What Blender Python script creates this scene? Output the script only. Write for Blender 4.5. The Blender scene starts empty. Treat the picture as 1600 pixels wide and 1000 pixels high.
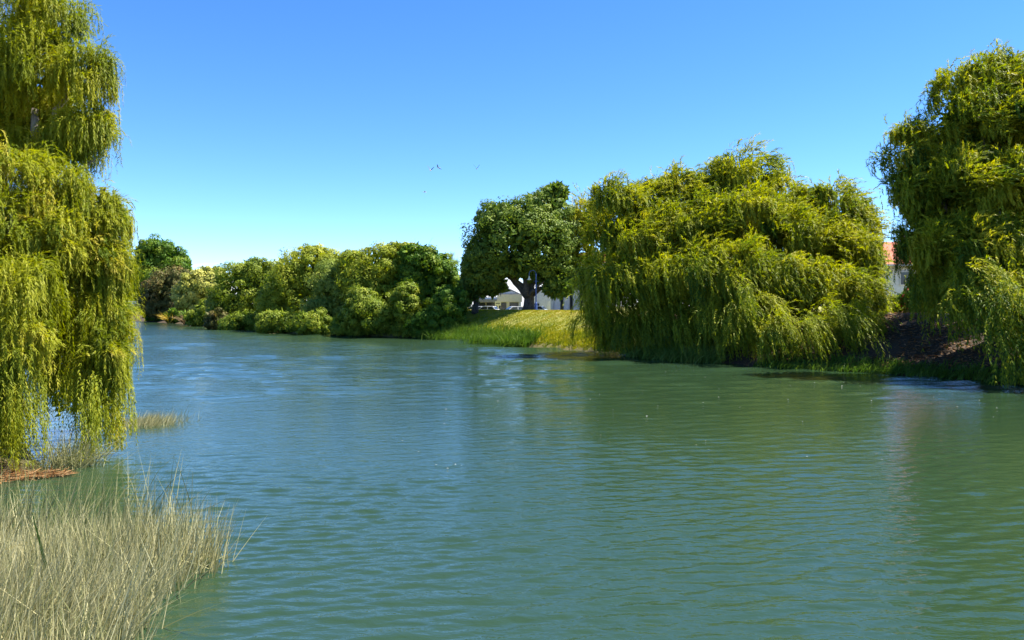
import bpy, math
import numpy as np
from mathutils import Vector

# ------------------------------------------------------------------ camera, sky, sun, exposure
scene = bpy.context.scene
COL = scene.collection
FPX, HOR, CAMH = 1232.0, 478.0, 4.0          # focal length in photo pixels, horizon row, eye height above the water

cam_d = bpy.data.cameras.new("camera")
cam_d.sensor_width = 36.0
cam_d.lens = 36.0 * FPX / 1600.0
cam_d.clip_start, cam_d.clip_end = 0.1, 8000.0
cam = bpy.data.objects.new("camera", cam_d)
COL.objects.link(cam)
cam.location = (0, 0, CAMH)
cam.rotation_euler = (math.radians(90) - math.atan(22.0 / FPX), 0, 0)
scene.camera = cam

SUN_AZ, SUN_EL = 80.0, 58.0                  # degrees clockwise from the view direction, degrees above the horizon
world = bpy.data.worlds.new("World")
scene.world = world
world.use_nodes = True
wn, wl = world.node_tree.nodes, world.node_tree.links
wn.clear()
w_out = wn.new("ShaderNodeOutputWorld")
w_bg = wn.new("ShaderNodeBackground")
w_bg.inputs["Strength"].default_value = 0.094
sky = wn.new("ShaderNodeTexSky")
sky.sky_type = 'NISHITA'
sky.sun_disc = False
sky.sun_elevation = math.radians(SUN_EL)
sky.sun_rotation = math.radians(SUN_AZ)
sky.air_density, sky.dust_density, sky.ozone_density, sky.altitude = 0.6, 0.0, 2.0, 0.0
hs = wn.new("ShaderNodeHueSaturation")
hs.inputs["Saturation"].default_value = 1.20
hs.inputs["Hue"].default_value = 0.5
wb = wn.new("ShaderNodeMix"); wb.data_type = 'RGBA'; wb.blend_type = 'MULTIPLY'   # the phone camera's white balance
wb.inputs["Factor"].default_value = 1.0
wb.inputs["B"].default_value = (0.90, 0.945, 1.03, 1)
wl.new(sky.outputs[0], wb.inputs["A"])
wl.new(wb.outputs["Result"], hs.inputs["Color"])
# low banks of fair-weather cloud just above the horizon, all round
tc = wn.new("ShaderNodeTexCoord")
sep = wn.new("ShaderNodeSeparateXYZ")
wl.new(tc.outputs["Generated"], sep.inputs[0])
mp = wn.new("ShaderNodeMapping")
mp.inputs["Scale"].default_value = (7.0, 7.0, 26.0)
wl.new(tc.outputs["Generated"], mp.inputs[0])
nz = wn.new("ShaderNodeTexNoise")
nz.inputs["Scale"].default_value = 2.4
nz.inputs["Detail"].default_value = 7.0
nz.inputs["Roughness"].default_value = 0.6
wl.new(mp.outputs[0], nz.inputs["Vector"])
elev = wn.new("ShaderNodeMapRange")
elev.inputs["From Min"].default_value = 0.010
elev.inputs["From Max"].default_value = 0.074
elev.inputs["To Min"].default_value = 0.34
elev.inputs["To Max"].default_value = -0.30
wl.new(sep.outputs["Z"], elev.inputs["Value"])
addn = wn.new("ShaderNodeMath"); addn.operation = 'ADD'
wl.new(nz.outputs["Fac"], addn.inputs[0]); wl.new(elev.outputs[0], addn.inputs[1])
cr = wn.new("ShaderNodeMapRange")
cr.inputs["From Min"].default_value = 0.50
cr.inputs["From Max"].default_value = 0.66
wl.new(addn.outputs[0], cr.inputs["Value"])
mixc = wn.new("ShaderNodeMix"); mixc.data_type = 'RGBA'
mixc.inputs["B"].default_value = (3.9, 4.0, 4.2, 1)
wl.new(cr.outputs[0], mixc.inputs["Factor"])
wl.new(hs.outputs[0], mixc.inputs["A"])
wl.new(mixc.outputs["Result"], w_bg.inputs["Color"])
wl.new(w_bg.outputs[0], w_out.inputs[0])

sun_d = bpy.data.lights.new("sun", 'SUN')
sun_d.energy = 5.0
sun_d.angle = math.radians(0.53)
sun_d.color = (1.0, 0.94, 0.82)
sun = bpy.data.objects.new("sun", sun_d)
COL.objects.link(sun)
_a, _e = math.radians(SUN_AZ), math.radians(SUN_EL)
SUNV = Vector((math.sin(_a) * math.cos(_e), math.cos(_a) * math.cos(_e), math.sin(_e)))
sun.rotation_euler = (-SUNV).to_track_quat('-Z', 'Y').to_euler()
sun.location = (40, -20, 60)

scene.view_settings.view_transform = 'Standard'
scene.view_settings.look = 'None'
scene.view_settings.gamma = 1.0
scene.view_settings.exposure = 1.70
scene.view_settings.use_curve_mapping = False
scene.render.engine = 'CYCLES'
scene.cycles.max_bounces = 6
scene.cycles.diffuse_bounces = 2
scene.cycles.glossy_bounces = 3
scene.cycles.transmission_bounces = 3
scene.cycles.use_denoising = True

# ------------------------------------------------------------------ helpers
RNG = np.random.default_rng(7)


def P(px, py, Y):
    """point of the place seen at photo pixel (px, py) when it stands Y metres in front of the camera"""
    return np.array([(px - 800.0) / FPX * Y, Y, CAMH - (py - HOR) / FPX * Y])


def norm(v):
    return v / np.maximum(np.linalg.norm(v, axis=-1, keepdims=True), 1e-9)


def link(name, me, mat=None, parent=None, smooth=False):
    o = bpy.data.objects.new(name, me)
    COL.objects.link(o)
    if mat is not None and not me.materials:
        me.materials.append(mat)
    if parent is not None:
        o.parent = parent
    if smooth:
        me.polygons.foreach_set("use_smooth", np.ones(len(me.polygons), dtype=bool))
    return o


def tag(o, label=None, category=None, group=None, kind=None):
    if label: o["label"] = label
    if category: o["category"] = category
    if group: o["group"] = group
    if kind: o["kind"] = kind
    return o


def empty(name, loc, label, category, group=None, rz=0.0):
    o = bpy.data.objects.new(name, None)
    COL.objects.link(o)
    o.location = loc
    o.rotation_euler = (0, 0, rz)
    o.empty_display_size = 0.3
    return tag(o, label, category, group)


def quads_mesh(name, verts, tint=None, nper=4):
    """verts (N, nper, 3) -> one mesh of N loose polygons with a per-face tint"""
    n = len(verts)
    me = bpy.data.meshes.new(name)
    me.vertices.add(n * nper)
    me.vertices.foreach_set("co", np.ascontiguousarray(verts, dtype=np.float32).ravel())
    me.loops.add(n * nper)
    me.loops.foreach_set("vertex_index", np.arange(n * nper, dtype=np.int32))
    me.polygons.add(n)
    me.polygons.foreach_set("loop_start", np.arange(0, n * nper, nper, dtype=np.int32))
    if tint is not None:
        at = me.attributes.new("tint", 'FLOAT', 'FACE')
        at.data.foreach_set("value", np.ascontiguousarray(tint, dtype=np.float32))
    me.update(calc_edges=True)
    return me


def grid_mesh(name, X, Y, Z, attrs=None):
    r, c = X.shape
    me = bpy.data.meshes.new(name)
    me.vertices.add(r * c)
    me.vertices.foreach_set("co", np.stack([X, Y, Z], -1).astype(np.float32).ravel())
    idx = np.arange(r * c, dtype=np.int32).reshape(r, c)
    q = np.stack([idx[:-1, :-1], idx[:-1, 1:], idx[1:, 1:], idx[1:, :-1]], -1).reshape(-1, 4)
    me.loops.add(q.size)
    me.loops.foreach_set("vertex_index", q.ravel())
    me.polygons.add(len(q))
    me.polygons.foreach_set("loop_start", np.arange(0, q.size, 4, dtype=np.int32))
    for k, v in (attrs or {}).items():
        a = me.attributes.new(k, 'FLOAT', 'POINT')
        a.data.foreach_set("value", v.astype(np.float32).ravel())
    me.update(calc_edges=True)
    me.polygons.foreach_set("use_smooth", np.ones(len(me.polygons), dtype=bool))
    return me


class MB:
    """collects simple solids; build() links them as one mesh object"""
    def __init__(s):
        s.v, s.f = [], []

    def add(s, vs, fs):
        b = len(s.v)
        s.v += [tuple(map(float, v)) for v in vs]
        s.f += [tuple(i + b for i in f) for f in fs]
        return s

    def box(s, x0, x1, y0, y1, z0, z1):
        return s.add([(x0, y0, z0), (x1, y0, z0), (x1, y1, z0), (x0, y1, z0), (x0, y0, z1), (x1, y0, z1), (x1, y1, z1), (x0, y1, z1)],
                     [(0, 3, 2, 1), (4, 5, 6, 7), (0, 1, 5, 4), (1, 2, 6, 5), (2, 3, 7, 6), (3, 0, 4, 7)])

    def prism(s, poly, axis, a0, a1):
        """poly in the plane normal to axis ('x' -> (y,z), 'y' -> (x,z), 'z' -> (x,y))"""
        n = len(poly)
        def put(p, a):
            return {'x': (a, p[0], p[1]), 'y': (p[0], a, p[1]), 'z': (p[0], p[1], a)}[axis]
        vs = [put(p, a0) for p in poly] + [put(p, a1) for p in poly]
        return s.add(vs, [tuple(range(n)), tuple(range(2 * n - 1, n - 1, -1))] + [(i, i + n, (i + 1) % n + n, (i + 1) % n) for i in range(n)])

    def tube(s, pts, rad, n=8, cap=True):
        pts = np.asarray(pts, float)
        rad = np.broadcast_to(np.asarray(rad, float), (len(pts),))
        b = len(s.v)
        t = np.gradient(pts, axis=0)
        t = norm(t)
        ref = np.array([0.31, 0.9, 0.13]) if abs(t[0, 2]) > 0.7 else np.array([0.0, 0.0, 1.0])
        for i in range(len(pts)):
            a = norm(np.cross(t[i], ref)); c = np.cross(t[i], a)
            for k in range(n):
                th = 2 * math.pi * k / n
                s.v.append(tuple(pts[i] + rad[i] * (math.cos(th) * a + math.sin(th) * c)))
        for i in range(len(pts) - 1):
            for k in range(n):
                s.f.append((b + i * n + k, b + i * n + (k + 1) % n, b + (i + 1) * n + (k + 1) % n, b + (i + 1) * n + k))
        if cap:
            s.f.append(tuple(b + k for k in range(n))[::-1])
            s.f.append(tuple(b + (len(pts) - 1) * n + k for k in range(n)))
        return s

    def lathe(s, prof, c, n=12):
        """prof list of (r, z) turned about the vertical through c"""
        b = len(s.v)
        for r, z in prof:
            for k in range(n):
                th = 2 * math.pi * k / n
                s.v.append((c[0] + r * math.cos(th), c[1] + r * math.sin(th), c[2] + z))
        for i in range(len(prof) - 1):
            for k in range(n):
                s.f.append((b + i * n + k, b + i * n + (k + 1) % n, b + (i + 1) * n + (k + 1) % n, b + (i + 1) * n + k))
        return s

    def mesh(s, name):
        me = bpy.data.meshes.new(name)
        me.from_pydata(s.v, [], s.f)
        me.update()
        return me

    def build(s, name, mat, parent=None, smooth=False):
        return link(name, s.mesh(name), mat, parent, smooth)


# ------------------------------------------------------------------ materials
def new_mat(name):
    m = bpy.data.materials.new(name)
    m.use_nodes = True
    nt = m.node_tree
    return m, nt.nodes, nt.links, nt.nodes["Principled BSDF"]


def ramp(nodes, stops):
    r = nodes.new("ShaderNodeValToRGB")
    e = r.color_ramp.elements
    while len(e) < len(stops):
        e.new(0.5)
    for k, (p, c) in enumerate(stops):
        e[k].position = p
        e[k].color = (*c, 1)
    return r


def leaf_mat(name, stops, trans=0.35, rough=0.5, spec=0.12, gain=1.3):
    """leaves: colour from each leaf's own tint, thin-sheet translucency"""
    m, n, l, b = new_mat(name)
    at = n.new("ShaderNodeAttribute"); at.attribute_name = "tint"
    r = ramp(n, [(p_, tuple(min(0.6, c_ * gain) for c_ in col_)) for p_, col_ in stops])
    l.new(at.outputs["Fac"], r.inputs[0])
    l.new(r.outputs[0], b.inputs["Base Color"])
    b.inputs["Roughness"].default_value = rough
    b.inputs["Specular IOR Level"].default_value = spec
    tr = n.new("ShaderNodeBsdfTranslucent")
    hsv = n.new("ShaderNodeHueSaturation")
    hsv.inputs["Saturation"].default_value = 1.1
    hsv.inputs["Value"].default_value = 1.15
    l.new(r.outputs[0], hsv.inputs["Color"]); l.new(hsv.outputs[0], tr.inputs["Color"])
    mx = n.new("ShaderNodeMixShader"); mx.inputs[0].default_value = trans
    l.new(b.outputs[0], mx.inputs[1]); l.new(tr.outputs[0], mx.inputs[2])
    l.new(mx.outputs[0], n["Material Output"].inputs["Surface"])
    return m


def plain_mat(name, col, rough=0.6, spec=0.4, metal=0.0, noise=0.18, scale=3.0, bump=0.0, bscale=20.0):
    """paint, plaster, metal: a base colour with soft stains and optional fine relief"""
    m, n, l, b = new_mat(name)
    tcn = n.new("ShaderNodeTexCoord")
    nzz = n.new("ShaderNodeTexNoise")
    nzz.inputs["Scale"].default_value = scale
    nzz.inputs["Detail"].default_value = 6
    nzz.inputs["Roughness"].default_value = 0.65
    l.new(tcn.outputs["Object"], nzz.inputs["Vector"])
    r = ramp(n, [(0.3, tuple(c * (1 - noise) for c in col)), (0.7, tuple(min(1, c * (1 + noise * 0.4)) for c in col))])
    l.new(nzz.outputs["Fac"], r.inputs[0]); l.new(r.outputs[0], b.inputs["Base Color"])
    b.inputs["Roughness"].default_value = rough
    b.inputs["Specular IOR Level"].default_value = spec
    b.inputs["Metallic"].default_value = metal
    if bump:
        nb = n.new("ShaderNodeTexNoise"); nb.inputs["Scale"].default_value = bscale; nb.inputs["Detail"].default_value = 5
        l.new(tcn.outputs["Object"], nb.inputs["Vector"])
        bp = n.new("ShaderNodeBump"); bp.inputs["Strength"].default_value = bump; bp.inputs["Distance"].default_value = 0.05
        l.new(nb.outputs["Fac"], bp.inputs["Height"]); l.new(bp.outputs[0], b.inputs["Normal"])
    return m


def bark_mat(name, c0, c1):
    m, n, l, b = new_mat(name)
    tcn = n.new("ShaderNodeTexCoord")
    mpn = n.new("ShaderNodeMapping"); mpn.inputs["Scale"].default_value = (5, 5, 1.2)
    l.new(tcn.outputs["Object"], mpn.inputs[0])
    nzz = n.new("ShaderNodeTexNoise"); nzz.inputs["Scale"].default_value = 3; nzz.inputs["Detail"].default_value = 8
    l.new(mpn.outputs[0], nzz.inputs["Vector"])
    r = ramp(n, [(0.35, c0), (0.68, c1)])
    l.new(nzz.outputs["Fac"], r.inputs[0]); l.new(r.outputs[0], b.inputs["Base Color"])
    b.inputs["Roughness"].default_value = 0.9
    bp = n.new("ShaderNodeBump"); bp.inputs["Strength"].default_value = 0.8; bp.inputs["Distance"].default_value = 0.06
    l.new(nzz.outputs["Fac"], bp.inputs["Height"]); l.new(bp.outputs[0], b.inputs["Normal"])
    return m


M_BARK = bark_mat("bark_grey_brown", (0.035, 0.027, 0.02), (0.14, 0.115, 0.09))
M_BARKPALE = bark_mat("bark_pale", (0.12, 0.10, 0.08), (0.34, 0.30, 0.25))
M_WILLOW_L = leaf_mat("willow_leaf_gold", [(0.0, (0.075, 0.11, 0.010)), (0.45, (0.185, 0.21, 0.016)), (0.8, (0.30, 0.29, 0.022)), (1.0, (0.36, 0.31, 0.05))], 0.48)
M_WILLOW_R = leaf_mat("willow_leaf_olive", [(0.0, (0.045, 0.085, 0.012)), (0.45, (0.14, 0.166, 0.014)), (0.8, (0.245, 0.245, 0.018)), (1.0, (0.27, 0.26, 0.03))], 0.48, gain=1.6)
M_WILLOW_D = leaf_mat("willow_leaf_deep", [(0.0, (0.03, 0.065, 0.012)), (0.45, (0.11, 0.138, 0.012)), (0.8, (0.225, 0.215, 0.015)), (1.0, (0.25, 0.235, 0.03))], 0.46, gain=1.8)
M_DARK = leaf_mat("leaf_dark_green", [(0.0, (0.022, 0.055, 0.008)), (0.5, (0.055, 0.105, 0.010)), (1.0, (0.15, 0.18, 0.016))], 0.32, gain=1.6)
M_POHU = leaf_mat("leaf_olive_leathery", gain=2.0, trans=0.28, stops=[(0.0, (0.02, 0.045, 0.010)), (0.45, (0.055, 0.085, 0.012)), (0.85, (0.12, 0.145, 0.02)), (1.0, (0.17, 0.14, 0.025))])
M_OLIVE = leaf_mat("leaf_grey_olive", [(0.0, (0.055, 0.095, 0.018)), (0.5, (0.135, 0.17, 0.03)), (1.0, (0.25, 0.26, 0.055))], 0.3, gain=1.6)
M_GREEN = leaf_mat("leaf_mid_green", [(0.0, (0.045, 0.085, 0.010)), (0.5, (0.125, 0.165, 0.016)), (1.0, (0.23, 0.245, 0.03))], 0.3, gain=1.35)
M_YELLOW = leaf_mat("leaf_yellow_green", [(0.0, (0.075, 0.11, 0.012)), (0.5, (0.165, 0.19, 0.018)), (1.0, (0.27, 0.27, 0.03))], 0.35, gain=1.6)
M_PALE = leaf_mat("leaf_pale_cream_green", [(0.0, (0.14, 0.17, 0.03)), (0.5, (0.27, 0.27, 0.055)), (1.0, (0.42, 0.38, 0.10))], 0.25)
M_BROWN = leaf_mat("leaf_bronze", [(0.0, (0.03, 0.045, 0.012)), (0.5, (0.075, 0.075, 0.02)), (1.0, (0.17, 0.11, 0.04))], 0.2)
M_REED = leaf_mat("reed_straw", [(0.0, (0.10, 0.12, 0.04)), (0.4, (0.25, 0.24, 0.12)), (0.8, (0.43, 0.395, 0.22)), (1.0, (0.52, 0.46, 0.27))], 0.25, gain=1.25)
M_REEDG = leaf_mat("reed_green", [(0.0, (0.05, 0.10, 0.015)), (0.5, (0.11, 0.17, 0.03)), (1.0, (0.23, 0.25, 0.06))], 0.3)
M_REEDD = leaf_mat("waterside_green", [(0.0, (0.03, 0.07, 0.010)), (0.5, (0.065, 0.12, 0.016)), (1.0, (0.15, 0.20, 0.035))], 0.3)
M_GRASS = leaf_mat("grass_blade", [(0.0, (0.10, 0.14, 0.010)), (0.4, (0.24, 0.235, 0.014)), (0.75, (0.32, 0.275, 0.03)), (1.0, (0.42, 0.33, 0.13))], 0.3)
M_LITTER = leaf_mat("reed_litter", [(0.0, (0.10, 0.05, 0.02)), (0.5, (0.26, 0.13, 0.05)), (1.0, (0.42, 0.28, 0.15))], 0.1, gain=1.0)
M_FLAXY = leaf_mat("flax_yellow", [(0.0, (0.20, 0.15, 0.02)), (0.5, (0.42, 0.29, 0.04)), (1.0, (0.55, 0.42, 0.10))], 0.25, gain=1.0)
M_FLAXB = leaf_mat("flax_bronze", [(0.0, (0.10, 0.07, 0.03)), (0.5, (0.22, 0.15, 0.07)), (1.0, (0.34, 0.26, 0.14))], 0.2, gain=1.0)
M_FLOWER = leaf_mat("flower_red", [(0.0, (0.40, 0.02, 0.03)), (1.0, (0.65, 0.06, 0.08))], 0.2, gain=1.0)

# ------------------------------------------------------------------ the river and the ground
RIGHT_BANK = [(60, -140), (48, -60), (36, 0), (30.5, 25), (26.6, 37.5), (24.6, 44), (20.8, 48.5), (16.2, 52.6), (12.6, 58.5), (10.2, 63.5), (6.9, 68.6),
              (3.1, 75.8), (-2.5, 86), (-9.6, 97.5), (-16, 101), (-23.3, 103.2), (-29, 109), (-36, 117), (-43, 126), (-50, 134), (-58, 149),
              (-66, 168), (-78, 182), (-92, 203), (-107, 226), (-135, 290), (-190, 380)]
LEFT_BANK = [(-9, -140), (-8.6, 0), (-11, 9), (-12.0, 15), (-11.6, 17.6), (-11.3, 19.2), (-13.2, 21.5), (-15.5, 25), (-21, 34), (-33, 50), (-60, 93), (-86, 135), (-113, 180), (-143, 238), (-180, 320), (-235, 400)]
POLY = np.array(RIGHT_BANK + LEFT_BANK[::-1], float)


def seg_dist(x, y, line):
    d = np.full(x.shape, 1e9)
    for (ax, ay), (bx, by) in zip(line[:-1], line[1:]):
        ex, ey = bx - ax, by - ay
        t = np.clip(((x - ax) * ex + (y - ay) * ey) / (ex * ex + ey * ey), 0, 1)
        d = np.minimum(d, np.hypot(x - ax - t * ex, y - ay - t * ey))
    return d


def in_river(x, y):
    ins = np.zeros(x.shape, bool)
    n = len(POLY)
    for i in range(n):
        ax, ay = POLY[i]; bx, by = POLY[(i + 1) % n]
        if ay == by: continue
        c = ((ay > y) != (by > y)) & (x < (bx - ax) * (y - ay) / (by - ay) + ax)
        ins ^= c
    return ins


def sstep(a, b, t):
    u = np.clip((t - a) / (b - a), 0, 1)
    return u * u * (3 - 2 * u)


def lump(x, y, s, seed=0):
    r = np.random.default_rng(seed)
    o = np.zeros_like(x, dtype=float)
    for k in range(7):
        th = r.uniform(0, 6.28); f = s * r.uniform(0.6, 2.2); ph = r.uniform(0, 6.28)
        o += np.sin((x * math.cos(th) + y * math.sin(th)) * f + ph)
    return o / 7


def ground_z(x, y):
    x = np.asarray(x, float); y = np.asarray(y, float)
    dr, dl = seg_dist(x, y, RIGHT_BANK), seg_dist(x, y, LEFT_BANK)
    ins = in_river(x, y)
    right = dr < dl
    d = np.minimum(dr, dl) + 0.25 * lump(x, y, 1.4, 3)
    hr = 0.28 * sstep(0.0, 0.7, d) + 3.2 * np.clip((d - 0.2) / 8.3, 0, 1) ** 0.92 + 0.0 * d
    hr = np.minimum(hr, 3.46)
    hr = hr - 0.95 * sstep(11.0, 17.0, d)
    hl = 0.22 * sstep(0.0, 0.9, d) + 1.5 * sstep(2.0, 14.0, d)
    h = np.where(right, hr, hl) + 0.05 * lump(x, y, 2.2, 5) * sstep(0, 3, d)
    return np.where(ins, -0.9 * sstep(0, 2.5, np.minimum(dr, dl)) - 0.02, h)


def axis_pts(lo, hi, fine_lo, fine_hi, step, grow=1.22):
    a = list(np.arange(fine_lo, fine_hi + 1e-6, step))
    s = step; v = fine_hi
    while v < hi:
        s *= grow; v += s; a.append(v)
    s = step; v = fine_lo
    while v > lo:
        s *= grow; v -= s; a.insert(0, v)
    return np.array(a)


gx = axis_pts(-3500, 3500, -60, 48, 0.8)
gy = axis_pts(-900, 4500, 4, 150, 0.9)
GX, GY = np.meshgrid(gx, gy)
GZ = ground_z(GX, GY)
soil_and_shade = sstep(9.0, 13.0, GX + 0.3 * lump(GX, GY, 1.0, 11) * 8 - 0.0) * sstep(76, 70, GY) * (GX > 0) + (1 - sstep(0.15, 0.9, np.abs(GZ - 0.0))) * 0.8 + 0.95 * (GX < -60) * (GY > 150)  # bare soil; the far-left block is darkened to stand for shade under trees
ground_me = grid_mesh("ground", GX, GY, GZ, {"soil_and_shade": np.clip(soil_and_shade, 0, 1)})
mg, n, l, b = new_mat("ground_turf_soil_and_shade")
tcn = n.new("ShaderNodeTexCoord")
n1 = n.new("ShaderNodeTexNoise"); n1.inputs["Scale"].default_value = 0.35; n1.inputs["Detail"].default_value = 8; n1.inputs["Roughness"].default_value = 0.7
n2 = n.new("ShaderNodeTexNoise"); n2.inputs["Scale"].default_value = 5.0; n2.inputs["Detail"].default_value = 8; n2.inputs["Roughness"].default_value = 0.75
l.new(tcn.outputs["Object"], n1.inputs["Vector"]); l.new(tcn.outputs["Object"], n2.inputs["Vector"])
r1 = ramp(n, [(0.3, (0.10, 0.13, 0.015)), (0.5, (0.20, 0.20, 0.025)), (0.7, (0.33, 0.25, 0.09))])
l.new(n1.outputs["Fac"], r1.inputs[0])
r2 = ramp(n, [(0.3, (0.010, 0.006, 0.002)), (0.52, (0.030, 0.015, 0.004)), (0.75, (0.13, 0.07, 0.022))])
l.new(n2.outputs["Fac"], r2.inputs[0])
at = n.new("ShaderNodeAttribute"); at.attribute_name = "soil_and_shade"
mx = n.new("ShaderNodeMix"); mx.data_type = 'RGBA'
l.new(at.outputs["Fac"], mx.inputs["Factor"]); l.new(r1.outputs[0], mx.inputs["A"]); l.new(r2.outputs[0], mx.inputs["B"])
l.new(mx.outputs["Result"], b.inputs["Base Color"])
b.inputs["Roughness"].default_value = 0.95
bp = n.new("ShaderNodeBump"); bp.inputs["Strength"].default_value = 0.7; bp.inputs["Distance"].default_value = 0.12
l.new(n2.outputs["Fac"], bp.inputs["Height"]); l.new(bp.outputs[0], b.inputs["Normal"])
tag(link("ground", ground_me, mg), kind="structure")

# road behind the stopbank (a strip of asphalt, a little above the turf)
mr = plain_mat("asphalt", (0.055, 0.055, 0.058), 0.9, 0.3, noise=0.3, scale=4, bump=0.3)
rx = np.linspace(-16, 45, 60)
RXg, RYg = np.meshgrid(rx, np.linspace(114.5, 124.5, 8))
tag(link("road", grid_mesh("road", RXg, RYg, np.maximum(ground_z(RXg, RYg), 2.45) + 0.03), mr), kind="structure")


# water: real wave relief near the camera, rows and columns widening with distance
def build_water():
    ys = [-8.0]
    while ys[-1] < 420:
        y = ys[-1]
        ys.append(y + (0.25 if y < 7.5 else min(max(0.045, 0.00024 * y * y), 9.0)))
    ys = np.array(ys)
    us = np.concatenate([-0.75 - np.array([1.4, 0.9, 0.55, 0.32, 0.18, 0.09, 0.04])[:, None].ravel(), np.linspace(-0.75, 0.75, 400), 0.75 + np.array([0.04, 0.09, 0.18, 0.32, 0.55, 0.9, 1.4])])
    U, Y = np.meshgrid(us, ys)
    X = U * (Y + 10.0)
    dy = np.gradient(ys)[:, None]
    r = np.random.default_rng(21)
    Z = np.zeros_like(X)
    lams = np.exp(np.linspace(math.log(0.12), math.log(3.0), 72))
    for k, lam in enumerate(lams):
        th = r.normal(0.16, 0.42)
        kx, ky = math.sin(th) * 2 * math.pi / lam, -math.cos(th) * 2 * math.pi / lam
        wgt = math.exp(-0.5 * ((math.log(lam) - math.log(0.29)) / 0.68) ** 2)
        slope = 0.043 * wgt
        amp = slope * lam / (2 * math.pi)
        fade = np.clip((lam / dy - 2.2) / 2.0, 0, 1)
        ph = kx * X + ky * Y + r.uniform(0, 6.28)
        # slow drift of the phase breaks up endless straight crests
        ph = ph + 1.2 * np.sin(0.21 * X + 0.33 * Y + k) + 0.8 * np.sin(0.47 * X - 0.19 * Y + 2.1 * k)
        Z += amp * fade * (np.sin(ph) + 0.18 * np.cos(2 * ph))
    # long low swell stands in for the ripple far off, where the rows of the mesh are wider than a ripple
    for k, lam in enumerate(np.exp(np.linspace(math.log(1.2), math.log(15.0), 56))):
        th = r.normal(0.16, 0.40)
        kx, ky = math.sin(th) * 2 * math.pi / lam, -math.cos(th) * 2 * math.pi / lam
        q = lam / dy
        band = np.clip((q - 2.2) / 1.5, 0, 1) * np.clip((9.0 - q) / 4.0, 0, 1) * sstep(14, 45, Y)
        ph = kx * X + ky * Y + r.uniform(0, 6.28) + 1.3 * np.sin(0.06 * X + 0.05 * Y + k) + 0.9 * np.sin(0.14 * X - 0.04 * Y + 2.1 * k)
        Z += 0.040 * lam / (2 * math.pi) * band * np.sin(ph)
    gust = 0.80 + 0.32 * lump(X, Y, 0.16, 9) + 0.25 * lump(X, Y, 0.5, 10)
    Z *= np.clip(gust, 0.35, 1.3)
    far = np.broadcast_to(sstep(9, 90, ys)[:, None], X.shape)
    me = grid_mesh("water", X, Y, Z, {"far": far})
    return me


mw, n, l, b = new_mat("river_water")
b.inputs["Base Color"].default_value = (0.018, 0.039, 0.018, 1)
b.inputs["IOR"].default_value = 1.45
b.inputs["Specular IOR Level"].default_value = 0.5
tcn = n.new("ShaderNodeTexCoord")
mpa = n.new("ShaderNodeMapping"); mpa.inputs["Scale"].default_value = (0.55, 1.25, 1.0); mpa.inputs["Rotation"].default_value = (0, 0, -0.12)
l.new(tcn.outputs["Object"], mpa.inputs[0])
na = n.new("ShaderNodeTexNoise"); na.inputs["Scale"].default_value = 7.0; na.inputs["Detail"].default_value = 3.0; na.inputs["Roughness"].default_value = 0.55
l.new(mpa.outputs[0], na.inputs["Vector"])
nb = n.new("ShaderNodeTexNoise"); nb.inputs["Scale"].default_value = 1.5; nb.inputs["Detail"].default_value = 3.0; nb.inputs["Roughness"].default_value = 0.6
l.new(mpa.outputs[0], nb.inputs["Vector"])
b1 = n.new("ShaderNodeBump"); b1.inputs["Strength"].default_value = 1.0; b1.inputs["Distance"].default_value = 0.016
l.new(na.outputs["Fac"], b1.inputs["Height"])
at = n.new("ShaderNodeAttribute"); at.attribute_name = "far"
rr_ = n.new("ShaderNodeMapRange"); rr_.inputs["To Min"].default_value = 0.03; rr_.inputs["To Max"].default_value = 0.12   # unresolved ripples far off
l.new(at.outputs["Fac"], rr_.inputs["Value"]); l.new(rr_.outputs[0], b.inputs["Roughness"])
b2 = n.new("ShaderNodeBump"); b2.inputs["Distance"].default_value = 0.16
l.new(at.outputs["Fac"], b2.inputs["Strength"])
l.new(nb.outputs["Fac"], b2.inputs["Height"]); l.new(b1.outputs[0], b2.inputs["Normal"])
l.new(b2.outputs[0], b.inputs["Normal"])
tag(link("water", build_water(), mw), kind="structure")


# ------------------------------------------------------------------ foliage builders
def leaf_quads(B, D, Nrm, ln, wd, k=0.45):
    """lance-shaped leaves: base B, unit direction D, wanted normal Nrm"""
    S = norm(np.cross(Nrm, D))
    ln = np.broadcast_to(ln, (len(B),))[:, None]
    wd = np.broadcast_to(wd, (len(B),))[:, None]
    m = B + D * ln * k
    return np.stack([B, m + S * wd * 0.5, B + D * ln, m - S * wd * 0.5], 1)


def leaf_tris(B, D, Nrm, ln, wd):
    """slender leaves of three corners, widest near the stalk"""
    S = norm(np.cross(Nrm, D))
    ln = np.broadcast_to(ln, (len(B),))[:, None]
    wd = np.broadcast_to(wd, (len(B),))[:, None]
    return np.stack([B - S * wd * 0.5, B + S * wd * 0.5, B + D * ln], 1)


def rand_dirs(r, n):
    return norm(r.normal(size=(n, 3)))


def dome_tufts(r, c, rad, n, zcut=-0.25, jitter=0.10, keep_back=0.55):
    """anchors scattered over the outside of an ellipsoid dome"""
    d = rand_dirs(r, n * 4)
    d = d[d[:, 2] > zcut]
    back = (d[:, 1] > 0.35) & (r.random(len(d)) > keep_back)
    d = d[~back][:n]
    a = np.asarray(c) + d * np.asarray(rad) * (1.0 - np.abs(r.normal(0, jitter, (len(d), 1))))
    return a, norm(d / np.asarray(rad))


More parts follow.
